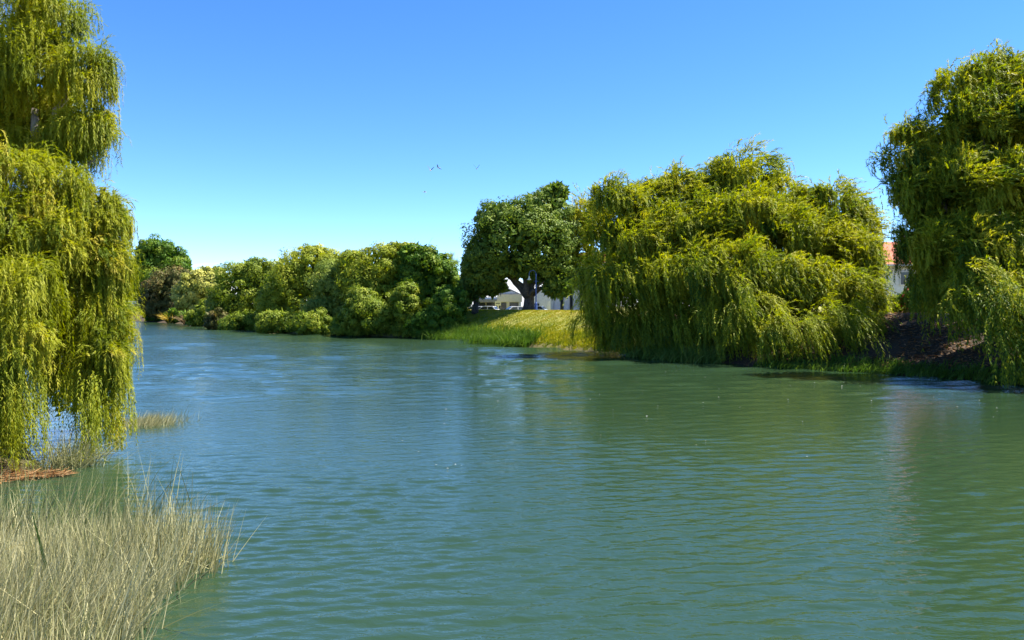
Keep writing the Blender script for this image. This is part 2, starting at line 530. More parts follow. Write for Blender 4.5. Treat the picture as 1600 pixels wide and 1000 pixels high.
def willow_strands(r, A, O, L, ns, nodes, wind, grav, spread, leaf, zmin, tuft_tint, up=0.25, sway=0.22, tint_sd=0.13):
    """hanging shoots in tufts: A anchors, O outward directions, L shoot length per tuft, ns shoots per tuft"""
    T = len(A)
    p = np.repeat(A, ns, 0) + r.normal(0, spread, (T * ns, 3))
    Lr = np.repeat(L, ns) * r.uniform(0.55, 1.15, T * ns)
    tt = np.repeat(tuft_tint, ns)
    d = norm(np.repeat(O, ns, 0) * np.array([1, 1, 0.6]) + np.array([0, 0, up]) + r.normal(0, sway, (T * ns, 3)))
    step = (Lr / nodes)[:, None]
    w = np.asarray(wind, float)
    wr = 1 + 0.5 * np.repeat(r.normal(0, 1, T), ns)[:, None]
    Vs, Ts = [], []
    for k in range(nodes):
        d = norm(d + (np.array([0, 0, -grav]) + w * wr) * (3.0 / nodes) + r.normal(0, 0.05, d.shape))
        p = p + d * step
        for s in (-1, 1):
            side = norm(np.cross(d, rand_dirs(r, len(p))))
            D = norm(d * 0.95 + side * 0.45 + np.array([0, 0, -0.1]))
            Nn = norm(0.75 * rand_dirs(r, len(p)) + np.array([0, 0, 0.3]) + 0.85 * np.repeat(O, ns, 0))
            ln = leaf[0] * r.uniform(0.7, 1.25, len(p))
            q = leaf_tris(p + side * 0.01, D, Nn, ln, leaf[1] * r.uniform(0.8, 1.2, len(p)))
            ok = q[:, :, 2].min(1) > zmin
            Vs.append(q[ok])
            Ts.append((tt + r.normal(0, tint_sd, len(p)))[ok])
    return np.concatenate(Vs), np.clip(np.concatenate(Ts), 0, 1)


def willow_clumps(r, A, O, R, L, ns, nodes, wind, leaf, zmin, tint, tint_sd=0.12, hang=1.0):
    """rounded weeping clumps: shoots leave the anchor on all sides, arch over at radius R and hang L"""
    T = len(A)
    th = r.uniform(0, 2 * math.pi, T * ns)
    o = np.repeat(O, ns, 0)
    hz = np.stack([np.cos(th), np.sin(th), np.zeros(T * ns)], 1)
    rr = np.repeat(R, ns) * np.sqrt(r.uniform(0.02, 1.0, T * ns))
    ll = np.repeat(L, ns) * r.uniform(0.5, 1.15, T * ns) * (0.55 + 0.6 * r.random(T * ns))
    hz = norm(hz * np.repeat(r.uniform(0.45, 1.1, T), ns)[:, None] + 0.75 * o * np.array([1, 1, 0]) + 0.8 * np.asarray(wind, float))
    p0 = np.repeat(A, ns, 0) + r.normal(0, 0.30, (T * ns, 3)) * np.repeat(R, ns)[:, None] * np.array([1, 1, 1.1])
    ll = ll * np.exp(r.normal(-0.1, 0.35, T * ns))
    w = np.asarray(wind, float) * (1 + 0.4 * np.repeat(r.normal(0, 1, T), ns))[:, None]
    tt = np.repeat(tint, ns)
    jit = r.normal(0, 1.5, (T * ns, 2))
    rise = 0.42 * r.uniform(0.2, 1.7, T * ns) * np.repeat(r.uniform(0.5, 1.5, T), ns)
    tot = rr * 1.25 + ll
    Vs, Ts = [], []
    prev = p0
    for k in range(1, nodes + 1):
        u = k / nodes * tot
        a = np.clip(u / (rr * 1.25 + 1e-6), 0, 1)
        out = rr * np.sin(a * math.pi / 2)
        dz = rr * rise * np.sin(a * math.pi) - np.clip(u - rr * 1.25, 0, None) * hang - rr * 0.25 * a * a
        fall = np.clip(u - rr * 0.6, 0, None)[:, None]
        p = p0 + hz * out[:, None] + np.stack([0.05 * jit[:, 0] * u, 0.05 * jit[:, 1] * u, dz], 1) + w * fall
        d = norm(p - prev)
        prev = p
        for s_ in (-1, 1):
            side = norm(np.cross(d, rand_dirs(r, len(p))))
            D = norm(d * 0.95 + side * 0.5)
            Nn = norm(0.9 * hz + 0.35 * o + np.array([0, 0, 0.55]) + 0.55 * rand_dirs(r, len(p)))
            q = leaf_tris(p, D, Nn, leaf[0] * r.uniform(0.7, 1.25, len(p)), leaf[1] * r.uniform(0.8, 1.25, len(p)))
            ok = q[:, :, 2].min(1) > zmin
            Vs.append(q[ok]); Ts.append((tt + r.normal(0, tint_sd, len(p)))[ok])
    return np.concatenate(Vs), np.clip(np.concatenate(Ts), 0, 1)


def fill_leaves(r, c, rad, n, size, zmin=0.1, maker=None):
    """inner foliage that closes a crown's middle"""
    d = rand_dirs(r, n) * (r.random((n, 1)) ** (1 / 3.0))
    p = np.asarray(c) + d * np.asarray(rad)
    p = p[p[:, 2] > zmin]
    q = (maker or leaf_tris)(p, rand_dirs(r, len(p)), rand_dirs(r, len(p)), size * r.uniform(0.6, 1.3, len(p)), size * 0.5)
    return q, np.clip(r.normal(0.42, 0.18, len(p)), 0, 1)


def blob_crown(r, lobes, density, leaf, puff=0.3, lowcut=-0.55, tint_sd=0.16, gap=0.0, flat=0.8, core=0.5):
    """rounded crown: lobes -> puffs over their outside -> leaves over each puff. lobes: (centre, radii)"""
    Vs, Ts = [], []
    for i, (c, rad) in enumerate(lobes):
        c = np.asarray(c, float); rad = np.asarray(rad, float)
        pr = puff * rad.mean()
        npf = int(density[0] * 3.6 * (rad.mean() / pr) ** 2)
        d = rand_dirs(r, npf * 2)
        d = d[(d[:, 2] > lowcut)]
        d = d[(d[:, 1] < 0.45) | (r.random(len(d)) < 0.5)][:npf]
        lump_r = 1 + 0.10 * np.sin(d[:, 0] * 5 + i) * np.cos(d[:, 2] * 6 + 2 * i) + np.clip(r.normal(-0.02, 0.12, len(d)), -0.3, 0.08)
        pc = c + d * rad * lump_r[:, None] * 0.9
        keep = np.ones(len(pc), bool)
        for j, (c2, r2) in enumerate(lobes):
            if j != i:
                keep &= (((pc - np.asarray(c2)) / np.asarray(r2)) ** 2).sum(1) > 0.55
        if gap:
            keep &= r.random(len(pc)) > gap
        pc, d = pc[keep], d[keep]
        if not len(pc):
            continue
        nl = int(density[1] * 2.3)
        sz = pr * np.exp(r.normal(0.0, 0.32, len(pc)))
        pt = np.clip(r.normal(0.5, tint_sd, len(pc)), 0, 1)
        C = np.repeat(pc, nl, 0); S = np.repeat(sz, nl)[:, None]; T0 = np.repeat(pt, nl); DO = np.repeat(d, nl, 0)
        e = norm(rand_dirs(r, len(C)) + 0.35 * DO + np.array([0, 0, 0.25]))
        pos = C + e * S * np.array([1, 1, flat]) * (0.55 + 0.5 * r.random((len(C), 1)) ** 0.6 + 0.16 * r.random((len(C), 1)) ** 4)
        Nn = norm(e + 0.35 * DO + 0.4 * rand_dirs(r, len(C)))
        D = norm(np.cross(Nn, rand_dirs(r, len(C))) + np.array([0, 0, -0.15]))
        ln = leaf[0] * r.uniform(0.65, 1.3, len(C))
        q = leaf_quads(pos, D, Nn, ln, leaf[1] * r.uniform(0.75, 1.2, len(C)))
        ok = q[:, :, 2].min(1) > 0.03
        Vs.append(q[ok]); Ts.append((T0 + r.normal(0, 0.09, len(C)))[ok])
        if core:
            nfc = int(core * 260 * len(pc) ** 0.5)
            q, t = fill_leaves(r, c, rad * 0.82, nfc, leaf[0] * 3.2, maker=leaf_quads)
            Vs.append(q); Ts.append(t)
    return np.concatenate(Vs), np.clip(np.concatenate(Ts), 0, 1)


def limb_path(r, a, b, sag=0.12, n=7):
    a, b = np.asarray(a, float), np.asarray(b, float)
    t = np.linspace(0, 1, n)[:, None]
    L = np.linalg.norm(b - a)
    p = a + (b - a) * t
    p[:, 2] += np.sin(t[:, 0] * math.pi) * L * sag
    p[1:-1] += r.normal(0, 0.03 * L, (n - 2, 3))
    return p


def tree(name, base, label, category, crown, crown_mat, trunk, limbs, bark=M_BARK, group=None, twigs=None):
    """an Empty at the foot; crown, trunk and limbs are its parts (all built in place)"""
    base = np.asarray(base, float)
    e = empty(name, tuple(base), label, category, group)

    def put(nm, me, mat, smooth=False):
        o = link(nm, me, mat, e, smooth)
        o.matrix_parent_inverse.identity()
        o.location = tuple(-base)
        return o
    put("crown", quads_mesh("crown", crown[0], crown[1], crown[0].shape[1]), crown_mat)
    pts, rad = trunk
    put("trunk", MB().tube(pts, rad, 10).mesh("trunk"), bark, True)
    for pts, rad in limbs:
        put("limb", MB().tube(pts, rad, 7).mesh("limb"), bark, True)
    return e


def lobes_px(spec, Y, depth=0.85):
    """spec rows: px, py, half width px, half height px[, metres nearer/farther]"""
    out = []
    for s in spec:
        y = Y + (s[4] if len(s) > 4 else 0)
        k = y / FPX
        out.append((P(s[0], s[1], y), np.array([s[2] * k, (s[2] + s[3]) * 0.5 * k * depth, s[3] * k])))
    return out


def simple_tree(seed, name, label, category, spec, Y, mat, foot_px, dens=(1.0, 55), leaf=(0.3, 0.17), puff=0.3, trunk_r=0.22, group=None, gap=0.0, lowcut=-0.55, nlimb=4, bark=M_BARK, core=0.5, flat=0.8, tint_sd=0.16):
    r = np.random.default_rng(seed)
    lobes = lobes_px(spec, Y)
    cr_ = blob_crown(r, lobes, dens, leaf, puff, lowcut, tint_sd, gap, flat, core)
    fx = (foot_px - 800) / FPX * Y
    z0 = float(ground_z(np.array([fx]), np.array([Y]))[0])
    base = np.array([fx, Y, z0 - 0.1])
    top = lobes[0][0]
    mid = base * 0.45 + top * 0.55
    tp = limb_path(r, base, mid, 0.0, 6)
    limbs = []
    for k in range(nlimb):
        c, rad = lobes[k % len(lobes)]
        tgt = c + rand_dirs(r, 1)[0] * rad * 0.5
        limbs.append((limb_path(r, tp[2 + k % 3], tgt, 0.06, 6), np.linspace(trunk_r * 0.55, trunk_r * 0.12, 6)))
    return tree(name, base, label, category, cr_, mat, (tp, np.linspace(trunk_r, trunk_r * 0.6, 6)), limbs, bark, group)


# ------------------------------------------------------------------ the big willow on the left, near bank
def left_willow():
    r = np.random.default_rng(101)
    Y = 21.0
    wind = (0.02, -0.01, 0)
    billows = [  # centre px, py, half width px, half height px, depth, clumps, shoot length, clump radius
        (20, 20, 60, 55, 23.5, 11, 0.7, 0.55), (95, 50, 42, 52, 23.0, 10, 0.7, 0.5), (-60, 30, 60, 60, 24.0, 5, 0.9, 0.7),
        (62, 112, 50, 48, 22.6, 11, 0.75, 0.5), (132, 128, 30, 48, 22.6, 10, 0.75, 0.42), (-5, 130, 46, 48, 22.9, 9, 0.8, 0.5), (-70, 150, 50, 60, 23.5, 4, 1.0, 0.7),
        (134, 198, 28, 34, 22.7, 9, 0.6, 0.4), (78, 190, 36, 34, 23.8, 8, 0.7, 0.5), (15, 205, 45, 36, 24.2, 8, 0.8, 0.55),
        (112, 240, 34, 30, 23.0, 9, 0.6, 0.42), (48, 245, 42, 32, 23.4, 9, 0.6, 0.5),
        (15, 272, 52, 42, 20.8, 10, 0.6, 0.5), (84, 306, 42, 36, 21.2, 10, 0.65, 0.45), (146, 335, 32, 40, 21.6, 10, 0.75, 0.42), (174, 345, 14, 36, 21.8, 6, 0.7, 0.28), (-60, 300, 50, 60, 20.6, 4, 1.0, 0.7),
        (2, 360, 56, 46, 20.0, 11, 0.7, 0.5), (76, 385, 44, 44, 20.6, 10, 0.7, 0.45), (146, 412, 34, 46, 21.3, 10, 0.8, 0.4), (172, 425, 12, 44, 21.5, 7, 0.8, 0.25),
        (-40, 440, 50, 50, 19.4, 7, 0.9, 0.5), (30, 452, 42, 46, 19.4, 10, 0.8, 0.42), (110, 432, 22, 30, 21.4, 5, 0.6, 0.35), (164, 485, 20, 46, 21.3, 10, 0.9, 0.3), (170, 500, 10, 44, 21.4, 6, 0.9, 0.22),
        (-35, 535, 46, 50, 19.0, 8, 1.0, 0.45), (32, 540, 32, 46, 19.0, 9, 0.9, 0.36), (168, 555, 16, 44, 21.2, 9, 0.9, 0.25),
        (150, 500, 30, 110, 24.2, 12, 1.2, 0.5), (100, 500, 50, 120, 26.5, 10, 1.6, 0.8), (112, 560, 34, 80, 23.6, 14, 1.2, 0.45), (60, 520, 40, 80, 24.6, 9, 1.3, 0.6),
    ]
    V, T = [], []
    for (px, py, hw, hh, y, nt_, L, R) in billows:
        k = y / FPX
        c = P(px, py, y); rad = np.array([hw * k, (hw + hh) * 0.45 * k, hh * k])
        A, O = dome_tufts(r, c, rad, nt_, -0.35)
        tt = np.clip(r.normal(0.5, 0.18, len(A)), 0.02, 0.98)
        q, t = willow_clumps(r, A, O, R * r.uniform(0.6, 1.3, len(A)), L * r.uniform(0.6, 1.4, len(A)), 48, 16, wind, (0.118, 0.026), 0.12, tt, tint_sd=0.07)
        V.append(q); T.append(t)
        A, O = dome_tufts(r, c, rad, nt_, -0.2)
        q, t = willow_strands(r, A, O, r.uniform(0.35, 0.9, len(A)) * (0.4 + R), 14, 9, (0.03, 0, 0), 0.6, 0.14, (0.118, 0.026), 0.12, np.clip(r.normal(0.52, 0.2, len(A)), 0, 1), up=0.4, sway=0.32, tint_sd=0.07)
        V.append(q); T.append(t)
    for (px, py, hw, hh, y, nf) in [(50, 130, 85, 110, 23.9, 2600), (40, 210, 80, 60, 24.0, 1200), (70, 370, 95, 80, 22.6, 2400), (0, 480, 60, 90, 20.6, 1200), (160, 470, 24, 110, 22.4, 900), (105, 560, 45, 90, 24.2, 1200)]:
        k = y / FPX
        q, t = fill_leaves(r, P(px, py, y), np.array([hw * k, 0.8, hh * k]), nf, 0.28)
        V.append(q); T.append(t)
    # long curtains that reach the water
    for (px, y, py, n_, L) in [(160, 21.2, 560, 10, 2.5), (156, 20.8, 590, 6, 2.2), (0, 18.8, 590, 9, 2.1), (40, 19.0, 580, 6, 1.7), (-20, 18.4, 590, 8, 2.3), (164, 21.4, 610, 6, 1.8), (0, 18.6, 640, 6, 1.4)]:
        A = P(px, py, y) + r.normal(0, 1, (n_, 3)) * np.array([0.15, 0.3, 0.35])
        O = norm(np.array([-0.05, -0.3, 0.2]) + r.normal(0, 0.25, (n_, 3)))
        q, t = willow_strands(r, A, O, np.full(n_, L), 15, 22, (0, 0, 0), 1.6, 0.12, (0.115, 0.026), 0.06, np.clip(r.normal(0.5, 0.14, n_), 0, 1), up=-0.4, sway=0.1)
        V.append(q); T.append(t)
    crown = (np.concatenate(V), np.concatenate(T))
    base = np.array([-14.6, 22.3, 0.1])
    tp = np.array([base, base + [0.1, 0, 1.5], base + [0.5, 0.1, 3.2], base + [0.7, 0.2, 5.2], base + [0.9, 0.5, 7.5], base + [0.8, 0.6, 9.6]])
    limbs = []
    for tgt, s in [((-11.6, 21.6, 5.2), 2), ((-12.8, 20.2, 6.4), 2), ((-11.9, 22.6, 8.2), 3), ((-15.0, 21.8, 9.6), 3), ((-12.6, 22.9, 10.6), 4), ((-16.6, 21.0, 7.4), 2), ((-11.0, 21.4, 7.2), 3)]:
        limbs.append((limb_path(r, tp[s], tgt, 0.10, 8), np.linspace(0.17, 0.03, 8)))
    tree("willow_tree", base, "tall golden green weeping willow trailing in the water on the near left bank", "tree", crown, M_WILLOW_L, (tp, [0.55, 0.46, 0.40, 0.30, 0.2, 0.09]), limbs, M_BARKPALE)


left_willow()


# ------------------------------------------------------------------ windswept willows on the right bank
def right_willow():
    r = np.random.default_rng(202)
    wind = (0.16, 0.0, 0.02)
    billows = [  # px, py, half width px, half height px, depth
        (965, 322, 36, 38, 64), (1012, 328, 40, 38, 65), (1066, 312, 38, 40, 65.5), (1120, 304, 38, 38, 65), (1166, 278, 36, 44, 64.5), (1215, 318, 34, 36, 63.5), (1258, 344, 34, 32, 62.5), (1302, 332, 34, 38, 61.5), (1336, 360, 24, 36, 61),
        (948, 385, 32, 40, 64.5), (1000, 380, 46, 45, 62.5), (1060, 370, 44, 42, 62), (1115, 358, 46, 46, 61.5), (1175, 352, 44, 48, 61), (1230, 372, 46, 45, 60), (1290, 388, 44, 45, 59.5), (1332, 412, 30, 45, 59.5),
        (938, 450, 26, 40, 65.5), (985, 445, 46, 42, 61.5), (1045, 435, 44, 40, 60), (1100, 432, 50, 44, 58.5), (1165, 432, 46, 44, 57.5), (1225, 448, 46, 42, 56.5), (1285, 458, 44, 42, 56), (1336, 468, 32, 40, 57),
        (1060, 400, 90, 70, 67), (1200, 400, 100, 70, 66), (1300, 420, 60, 60, 65),
    ]
    V, T = [], []
    for i, (px, py, hw, hh, y) in enumerate(billows):
        k = y / FPX
        c = P(px, py, y); rad = np.array([hw * k, (hw + hh) * 0.45 * k, hh * k])
        nt_ = 7 + int(hw / 7)
        A, O = dome_tufts(r, c, rad, nt_, -0.3)
        tt = np.clip(r.normal(0.5, 0.2, len(A)), 0.02, 0.98)
        low = 1 - sstep(5.0, 11.0, A[:, 2])
        q, t = willow_clumps(r, A, O, r.uniform(0.6, 1.25, len(A)), r.uniform(0.7, 1.5, len(A)) * (0.5 + 1.4 * low), 36, 12, wind, (0.30, 0.078), 0.12, tt, tint_sd=0.09)
        V.append(q); T.append(t)
        A, O = dome_tufts(r, c, rad * 1.04, nt_ * 2, -0.15)
        hi_ = A[:, 2] > 7.0
        for m, wnd, g, up in ((~hi_, (0.28, 0, 0), 0.6, 0.25), (hi_, (0.42, 0, 0.08), 0.30, 0.55)):
            if m.any():
                q, t = willow_strands(r, A[m], O[m], r.uniform(0.5, 1.3, m.sum()), 13, 7, wnd, g, 0.32, (0.28, 0.072), 0.12, np.clip(r.normal(0.58, 0.2, m.sum()), 0, 1), up=up, sway=0.32, tint_sd=0.09)
                V.append(q); T.append(t)
    for (px, py, hw, hh, y, nf) in [(1020, 400, 70, 90, 64.5, 3000), (1130, 370, 80, 100, 64.5, 3500), (1240, 400, 80, 85, 62.5, 3000), (1320, 420, 45, 70, 61.5, 1800), (1150, 460, 150, 40, 61, 2600)]:
        k = y / FPX
        q, t = fill_leaves(r, P(px, py, y), np.array([hw * k, 1.6, hh * k]), nf, 0.75)
        V.append(q); T.append(t)
    # skirts down to the water
    for (px, y, py, n_, L, wx) in [(935, 67.5, 490, 12, 3.4, 0.10), (950, 66.0, 500, 12, 3.2, 0.22), (968, 64.5, 505, 12, 3.0, 0.3), (925, 68, 475, 6, 2.6, 0.2), (990, 63.2, 490, 14, 3.2, 0.3), (1015, 62.0, 495, 14, 3.2, 0.3), (1045, 60.5, 490, 14, 3.2, 0.4), (1075, 59.0, 495, 12, 3.2, 0.4), (1125, 56.5, 500, 12, 3.2, 0.4),
                                   (1100, 57.5, 490, 9, 3.2, 0.4), (1150, 55.5, 490, 9, 3.4, 0.5), (1200, 53.5, 510, 10, 3.0, 0.6), (1225, 52.5, 520, 9, 2.2, 0.6), (1265, 52.0, 500, 9, 3.4, 0.4),
                                   (1310, 51.5, 500, 9, 3.2, 0.4), (1345, 53, 490, 9, 3.0, 0.3), (1358, 57, 480, 8, 2.8, 0.15), (1170, 54.5, 460, 8, 3.0, 0.7), (1120, 57, 440, 8, 3.0, 0.8)]:
        A = P(px, py, y) + r.normal(0, 1, (n_, 3)) * np.array([0.6, 0.6, 0.7])
        O = norm(np.array([-0.1, -0.5, 0.2]) + r.normal(0, 0.3, (n_, 3)))
        q, t = willow_strands(r, A, O, np.full(n_, L), 14, 16, (wx * 0.55, 0, 0), 0.9, 0.2, (0.27, 0.066), 0.05, np.clip(r.normal(0.45, 0.16, n_), 0, 1), up=0.0)
        V.append(q); T.append(t)
    crown = (np.concatenate(V), np.concatenate(T))
    bx, by = (1150 - 800) / FPX * 61.0, 61.0
    base = np.array([bx, by, float(ground_z(np.array([bx]), np.array([by]))[0]) - 0.1])
    tp = np.array([base, base + [0.2, 0, 1.4], base + [0.1, 0.1, 2.8], base + [0.4, 0.2, 4.6], base + [0.6, 0.3, 7.5], base + [0.5, 0.4, 10.5]])
    limbs = []
    for (px, py, y), s in [((1010, 400, 62), 1), ((960, 440, 64), 1), ((1085, 320, 64), 3), ((1165, 270, 63), 4), ((1290, 390, 60), 2), ((1350, 420, 60), 2), ((1225, 330, 60), 3), ((1080, 460, 58), 1), ((1225, 470, 57), 1)]:
        limbs.append((limb_path(r, tp[s], P(px, py, y), 0.10, 8), np.linspace(0.34, 0.05, 8)))
    tree("willow_tree", base, "wide windswept weeping willow in the middle of the right bank, its skirts touching the river", "tree", crown, M_WILLOW_R, (tp, [0.85, 0.7, 0.62, 0.5, 0.33, 0.12]), limbs)


right_willow()


def edge_willow():
    r = np.random.default_rng(303)
    wind = (0.20, 0.0, 0.02)
    billows = [
        (1496, 150, 34, 34, 47), (1545, 136, 44, 36, 46.5), (1600, 130, 50, 40, 46.5), (1665, 150, 50, 45, 46),
        (1415, 248, 30, 40, 47), (1466, 222, 34, 44, 47), (1525, 198, 45, 46, 45.5), (1585, 202, 50, 48, 45), (1650, 215, 50, 50, 45),
        (1418, 306, 28, 40, 47), (1456, 310, 44, 46, 45.5), (1515, 292, 50, 50, 44), (1580, 300, 50, 52, 43.5), (1645, 315, 50, 50, 43.5),
        (1450, 385, 38, 40, 46), (1495, 388, 48, 44, 44), (1552, 392, 50, 46, 42.5), (1615, 402, 50, 46, 42),
        (1482, 440, 34, 34, 45.5), (1532, 452, 44, 40, 42.5), (1592, 462, 40, 42, 41), (1660, 430, 50, 60, 41.5),
        (1520, 320, 80, 120, 52), (1610, 330, 90, 130, 56), (1490, 410, 46, 60, 52), (1478, 320, 42, 70, 52), (1478, 400, 36, 50, 51), (1540, 400, 60, 70, 50),
    ]
    V, T = [], []
    for i, (px, py, hw, hh, y) in enumerate(billows):
        k = y / FPX
        c = P(px, py, y); rad = np.array([hw * k, (hw + hh) * 0.45 * k, hh * k])
        nt_ = 7 + int(hw / 8)
        A, O = dome_tufts(r, c, rad, nt_, -0.3)
        tt = np.clip(r.normal(0.5, 0.2, len(A)), 0.02, 0.98)
        low = 1 - sstep(5.0, 11.0, A[:, 2])
        q, t = willow_clumps(r, A, O, r.uniform(0.5, 1.0, len(A)), r.uniform(0.5, 1.1, len(A)) * (0.5 + 1.4 * low), 36, 12, wind, (0.23, 0.062), 0.15, tt, tint_sd=0.09)
        V.append(q); T.append(t)
        A, O = dome_tufts(r, c, rad * 1.04, nt_ * 2, -0.15)
        hi_ = A[:, 2] > 7.0
        for m, wnd, g, up in ((~hi_, (0.28, 0, 0), 0.6, 0.25), (hi_, (0.42, 0, 0.08), 0.30, 0.55)):
            if m.any():
                q, t = willow_strands(r, A[m], O[m], r.uniform(0.4, 1.0, m.sum()), 12, 7, wnd, g, 0.28, (0.23, 0.06), 0.12, np.clip(r.normal(0.58, 0.2, m.sum()), 0, 1), up=up, sway=0.32, tint_sd=0.09)
                V.append(q); T.append(t)
    for (px, py, hw, hh, y, nf) in [(1550, 200, 80, 90, 46.5, 2600), (1440, 290, 36, 70, 47, 1300), (1550, 330, 100, 90, 46, 3200), (1560, 430, 80, 40, 44, 1500), (1650, 250, 60, 140, 46, 1500)]:
        k = y / FPX
        q, t = fill_leaves(r, P(px, py, y), np.array([hw * k, 1.3, hh * k]), nf, 0.6)
        V.append(q); T.append(t)
    for (px, y, py, n_, L, wx) in [(1590, 39.0, 480, 12, 3.9, 0.25), (1560, 39.8, 460, 12, 3.6, 0.5), (1615, 38.5, 490, 9, 3.8, 0.1), (1530, 40.5, 450, 9, 3.0, 0.55), (1500, 42, 440, 8, 2.4, 0.55), (1640, 38.5, 480, 8, 3.6, 0.1), (1455, 46, 440, 8, 2.4, 0.3), (1438, 47, 420, 7, 2.2, 0.3)]:
        A = P(px, py, y) + r.normal(0, 1, (n_, 3)) * np.array([0.45, 0.5, 0.6])
        O = norm(np.array([-0.1, -0.5, 0.2]) + r.normal(0, 0.3, (n_, 3)))
        q, t = willow_strands(r, A, O, np.full(n_, L), 14, 15, (wx * 0.55, 0, 0), 0.9, 0.2, (0.25, 0.065), 0.05, np.clip(r.normal(0.42, 0.16, n_), 0, 1), up=0.0)
        V.append(q); T.append(t)
    crown = (np.concatenate(V), np.concatenate(T))
    bx, by = (1560 - 800) / FPX * 46.0, 46.0
    base = np.array([bx, by, float(ground_z(np.array([bx]), np.array([by]))[0]) - 0.1])
    tp = np.array([base, base + [-0.2, 0, 1.6], base + [-0.1, 0.1, 3.4], base + [0.2, 0.2, 6.0], base + [0.4, 0.1, 9.0], base + [0.5, 0.2, 12.0]])
    limbs = []
    for (px, py, y), s in [((1430, 300, 46), 2), ((1460, 400, 45), 1), ((1530, 200, 45), 3), ((1610, 160, 46), 4), ((1500, 140, 47), 4), ((1560, 330, 43), 2), ((1660, 320, 44), 2)]:
        limbs.append((limb_path(r, tp[s], P(px, py, y), 0.10, 8), np.linspace(0.3, 0.04, 8)))
    tree("willow_tree", base, "tall dark windblown willow at the right edge of the picture, shading bare earth", "tree", crown, M_WILLOW_D, (tp, [0.7, 0.58, 0.5, 0.4, 0.26, 0.1]), limbs)


edge_willow()


def small_willow():
    """pale willow top between the spreading tree and the wide willow"""
    r = np.random.default_rng(404)
    V, T = [], []
    for (px, py, hw, hh, y, nt_, L) in [(915, 365, 28, 45, 103, 55, 2.6), (905, 345, 20, 25, 104, 26, 2.0), (925, 410, 22, 40, 102, 30, 2.8)]:
        k = y / FPX
        c = P(px, py, y); rad = np.array([hw * k, (hw + hh) * 0.45 * k, hh * k])
        A, O = dome_tufts(r, c, rad, nt_, -0.3)
        q, t = willow_strands(r, A, O, L * r.uniform(0.6, 1.1, len(A)), 12, 9, (0.2, 0, 0.05), 0.5, 0.3, (0.38, 0.10), 0.2, np.clip(r.normal(0.62, 0.14, len(A)), 0, 1), up=0.4)
        V.append(q); T.append(t)
        q, t = fill_leaves(r, c, rad * 0.7, 300, 0.7); V.append(q); T.append(t)
    bx, by = (918 - 800) / FPX * 104.0, 104.0
    base = np.array([bx, by, float(ground_z(np.array([bx]), np.array([by]))[0]) - 0.1])
    tp = limb_path(r, base, P(914, 380, 104), 0, 6)
    limbs = [(limb_path(r, tp[3], P(px, py, 103), 0.05, 6), np.linspace(0.14, 0.03, 6)) for px, py in ((905, 345), (925, 400), (918, 340))]
    tree("willow_tree", base, "small yellow green willow squeezed between the spreading dark tree and the wide willow", "tree", (np.concatenate(V), np.concatenate(T)), M_WILLOW_L, (tp, np.linspace(0.28, 0.12, 6)), limbs)


small_willow()


# ------------------------------------------------------------------ the big spreading tree on the stopbank
def spreading_tree():
    r = np.random.default_rng(505)
    Y = 101.0
    spec = [(815, 376, 86, 66), (850, 340, 50, 46), (785, 352, 44, 38), (755, 408, 32, 36), (878, 392, 30, 58), (868, 302, 16, 11), (885, 430, 24, 22), (852, 424, 40, 20), (795, 416, 44, 20), (872, 450, 22, 11, -2), (756, 432, 26, 18)]
    lobes = lobes_px(spec, Y, 0.95)
    crown = blob_crown(r, lobes, (0.9, 36), (0.31, 0.18), 0.19, -0.75, 0.12, 0.04, 0.75, 1.0)
    z0 = float(ground_z(np.array([2.1]), np.array([Y]))[0])
    base = np.array([2.1, Y, z0 - 0.15])
    tp = np.array([base, base + [0.05, 0, 0.8], base + [0.1, 0, 1.8], base + [0.0, 0, 2.6]])
    limbs = []
    for (px, py, dyy), rr in [((790, 430, 1), 0.5), ((765, 395, 0), 0.42), ((815, 370, 0), 0.55), ((862, 400, 0), 0.5), ((850, 335, 0), 0.4), ((800, 345, 2), 0.4), ((885, 430, -1), 0.35), ((850, 440, -3), 0.32)]:
        limbs.append((limb_path(r, tp[2] + r.normal(0, 0.15, 3), P(px, py, Y + dyy), 0.05, 8), np.linspace(rr, 0.06, 8)))
    tree("spreading_tree", base, "broad domed dark olive tree with forked trunk on top of the grass bank", "tree", crown, M_POHU, (tp, [0.95, 0.72, 0.66, 0.6]), limbs)


spreading_tree()

# ------------------------------------------------------------------ other trees and shrubs along the far bank
ROW = "trees and shrubs along the far bank"
simple_tree(1, "dark_tree", "dark tree with low canopy just left of the spreading tree's trunk", "tree", [(748, 440, 26, 26), (735, 450, 14, 26), (770, 446, 22, 16), (742, 415, 18, 22)], 103, M_POHU, 741, (0.9, 55), (0.34, 0.2), 0.3, 0.5, gap=0.05, nlimb=5)
simple_tree(2, "conifer_tree", "tallest far dark green tree with tiered rounded crown beside the bridge", "tree", [(243, 398, 30, 26), (222, 425, 22, 26), (270, 412, 24, 26), (245, 440, 42, 34), (228, 465, 30, 24), (285, 420, 11, 18)], 262, M_DARK, 240, (1.1, 55), (0.62, 0.4), 0.26, 0.5, lowcut=-0.7)
simple_tree(3, "bronze_tree", "bronze and dark green tree in front of the tallest far tree", "tree", [(262, 452, 36, 28), (243, 478, 26, 20), (270, 480, 24, 18), (284, 438, 18, 16)], 196, M_BROWN, 258, (1.1, 50), (0.46, 0.28), 0.28, 0.35, lowcut=-0.7)
simple_tree(4, "pale_tree", "pale cream green rounded tree beside the bronze tree on the far bank", "tree", [(318, 446, 38, 26), (297, 464, 26, 26), (335, 432, 20, 12)], 166, M_PALE, 305, (1.1, 55), (0.42, 0.27), 0.24, 0.3, lowcut=-0.7)
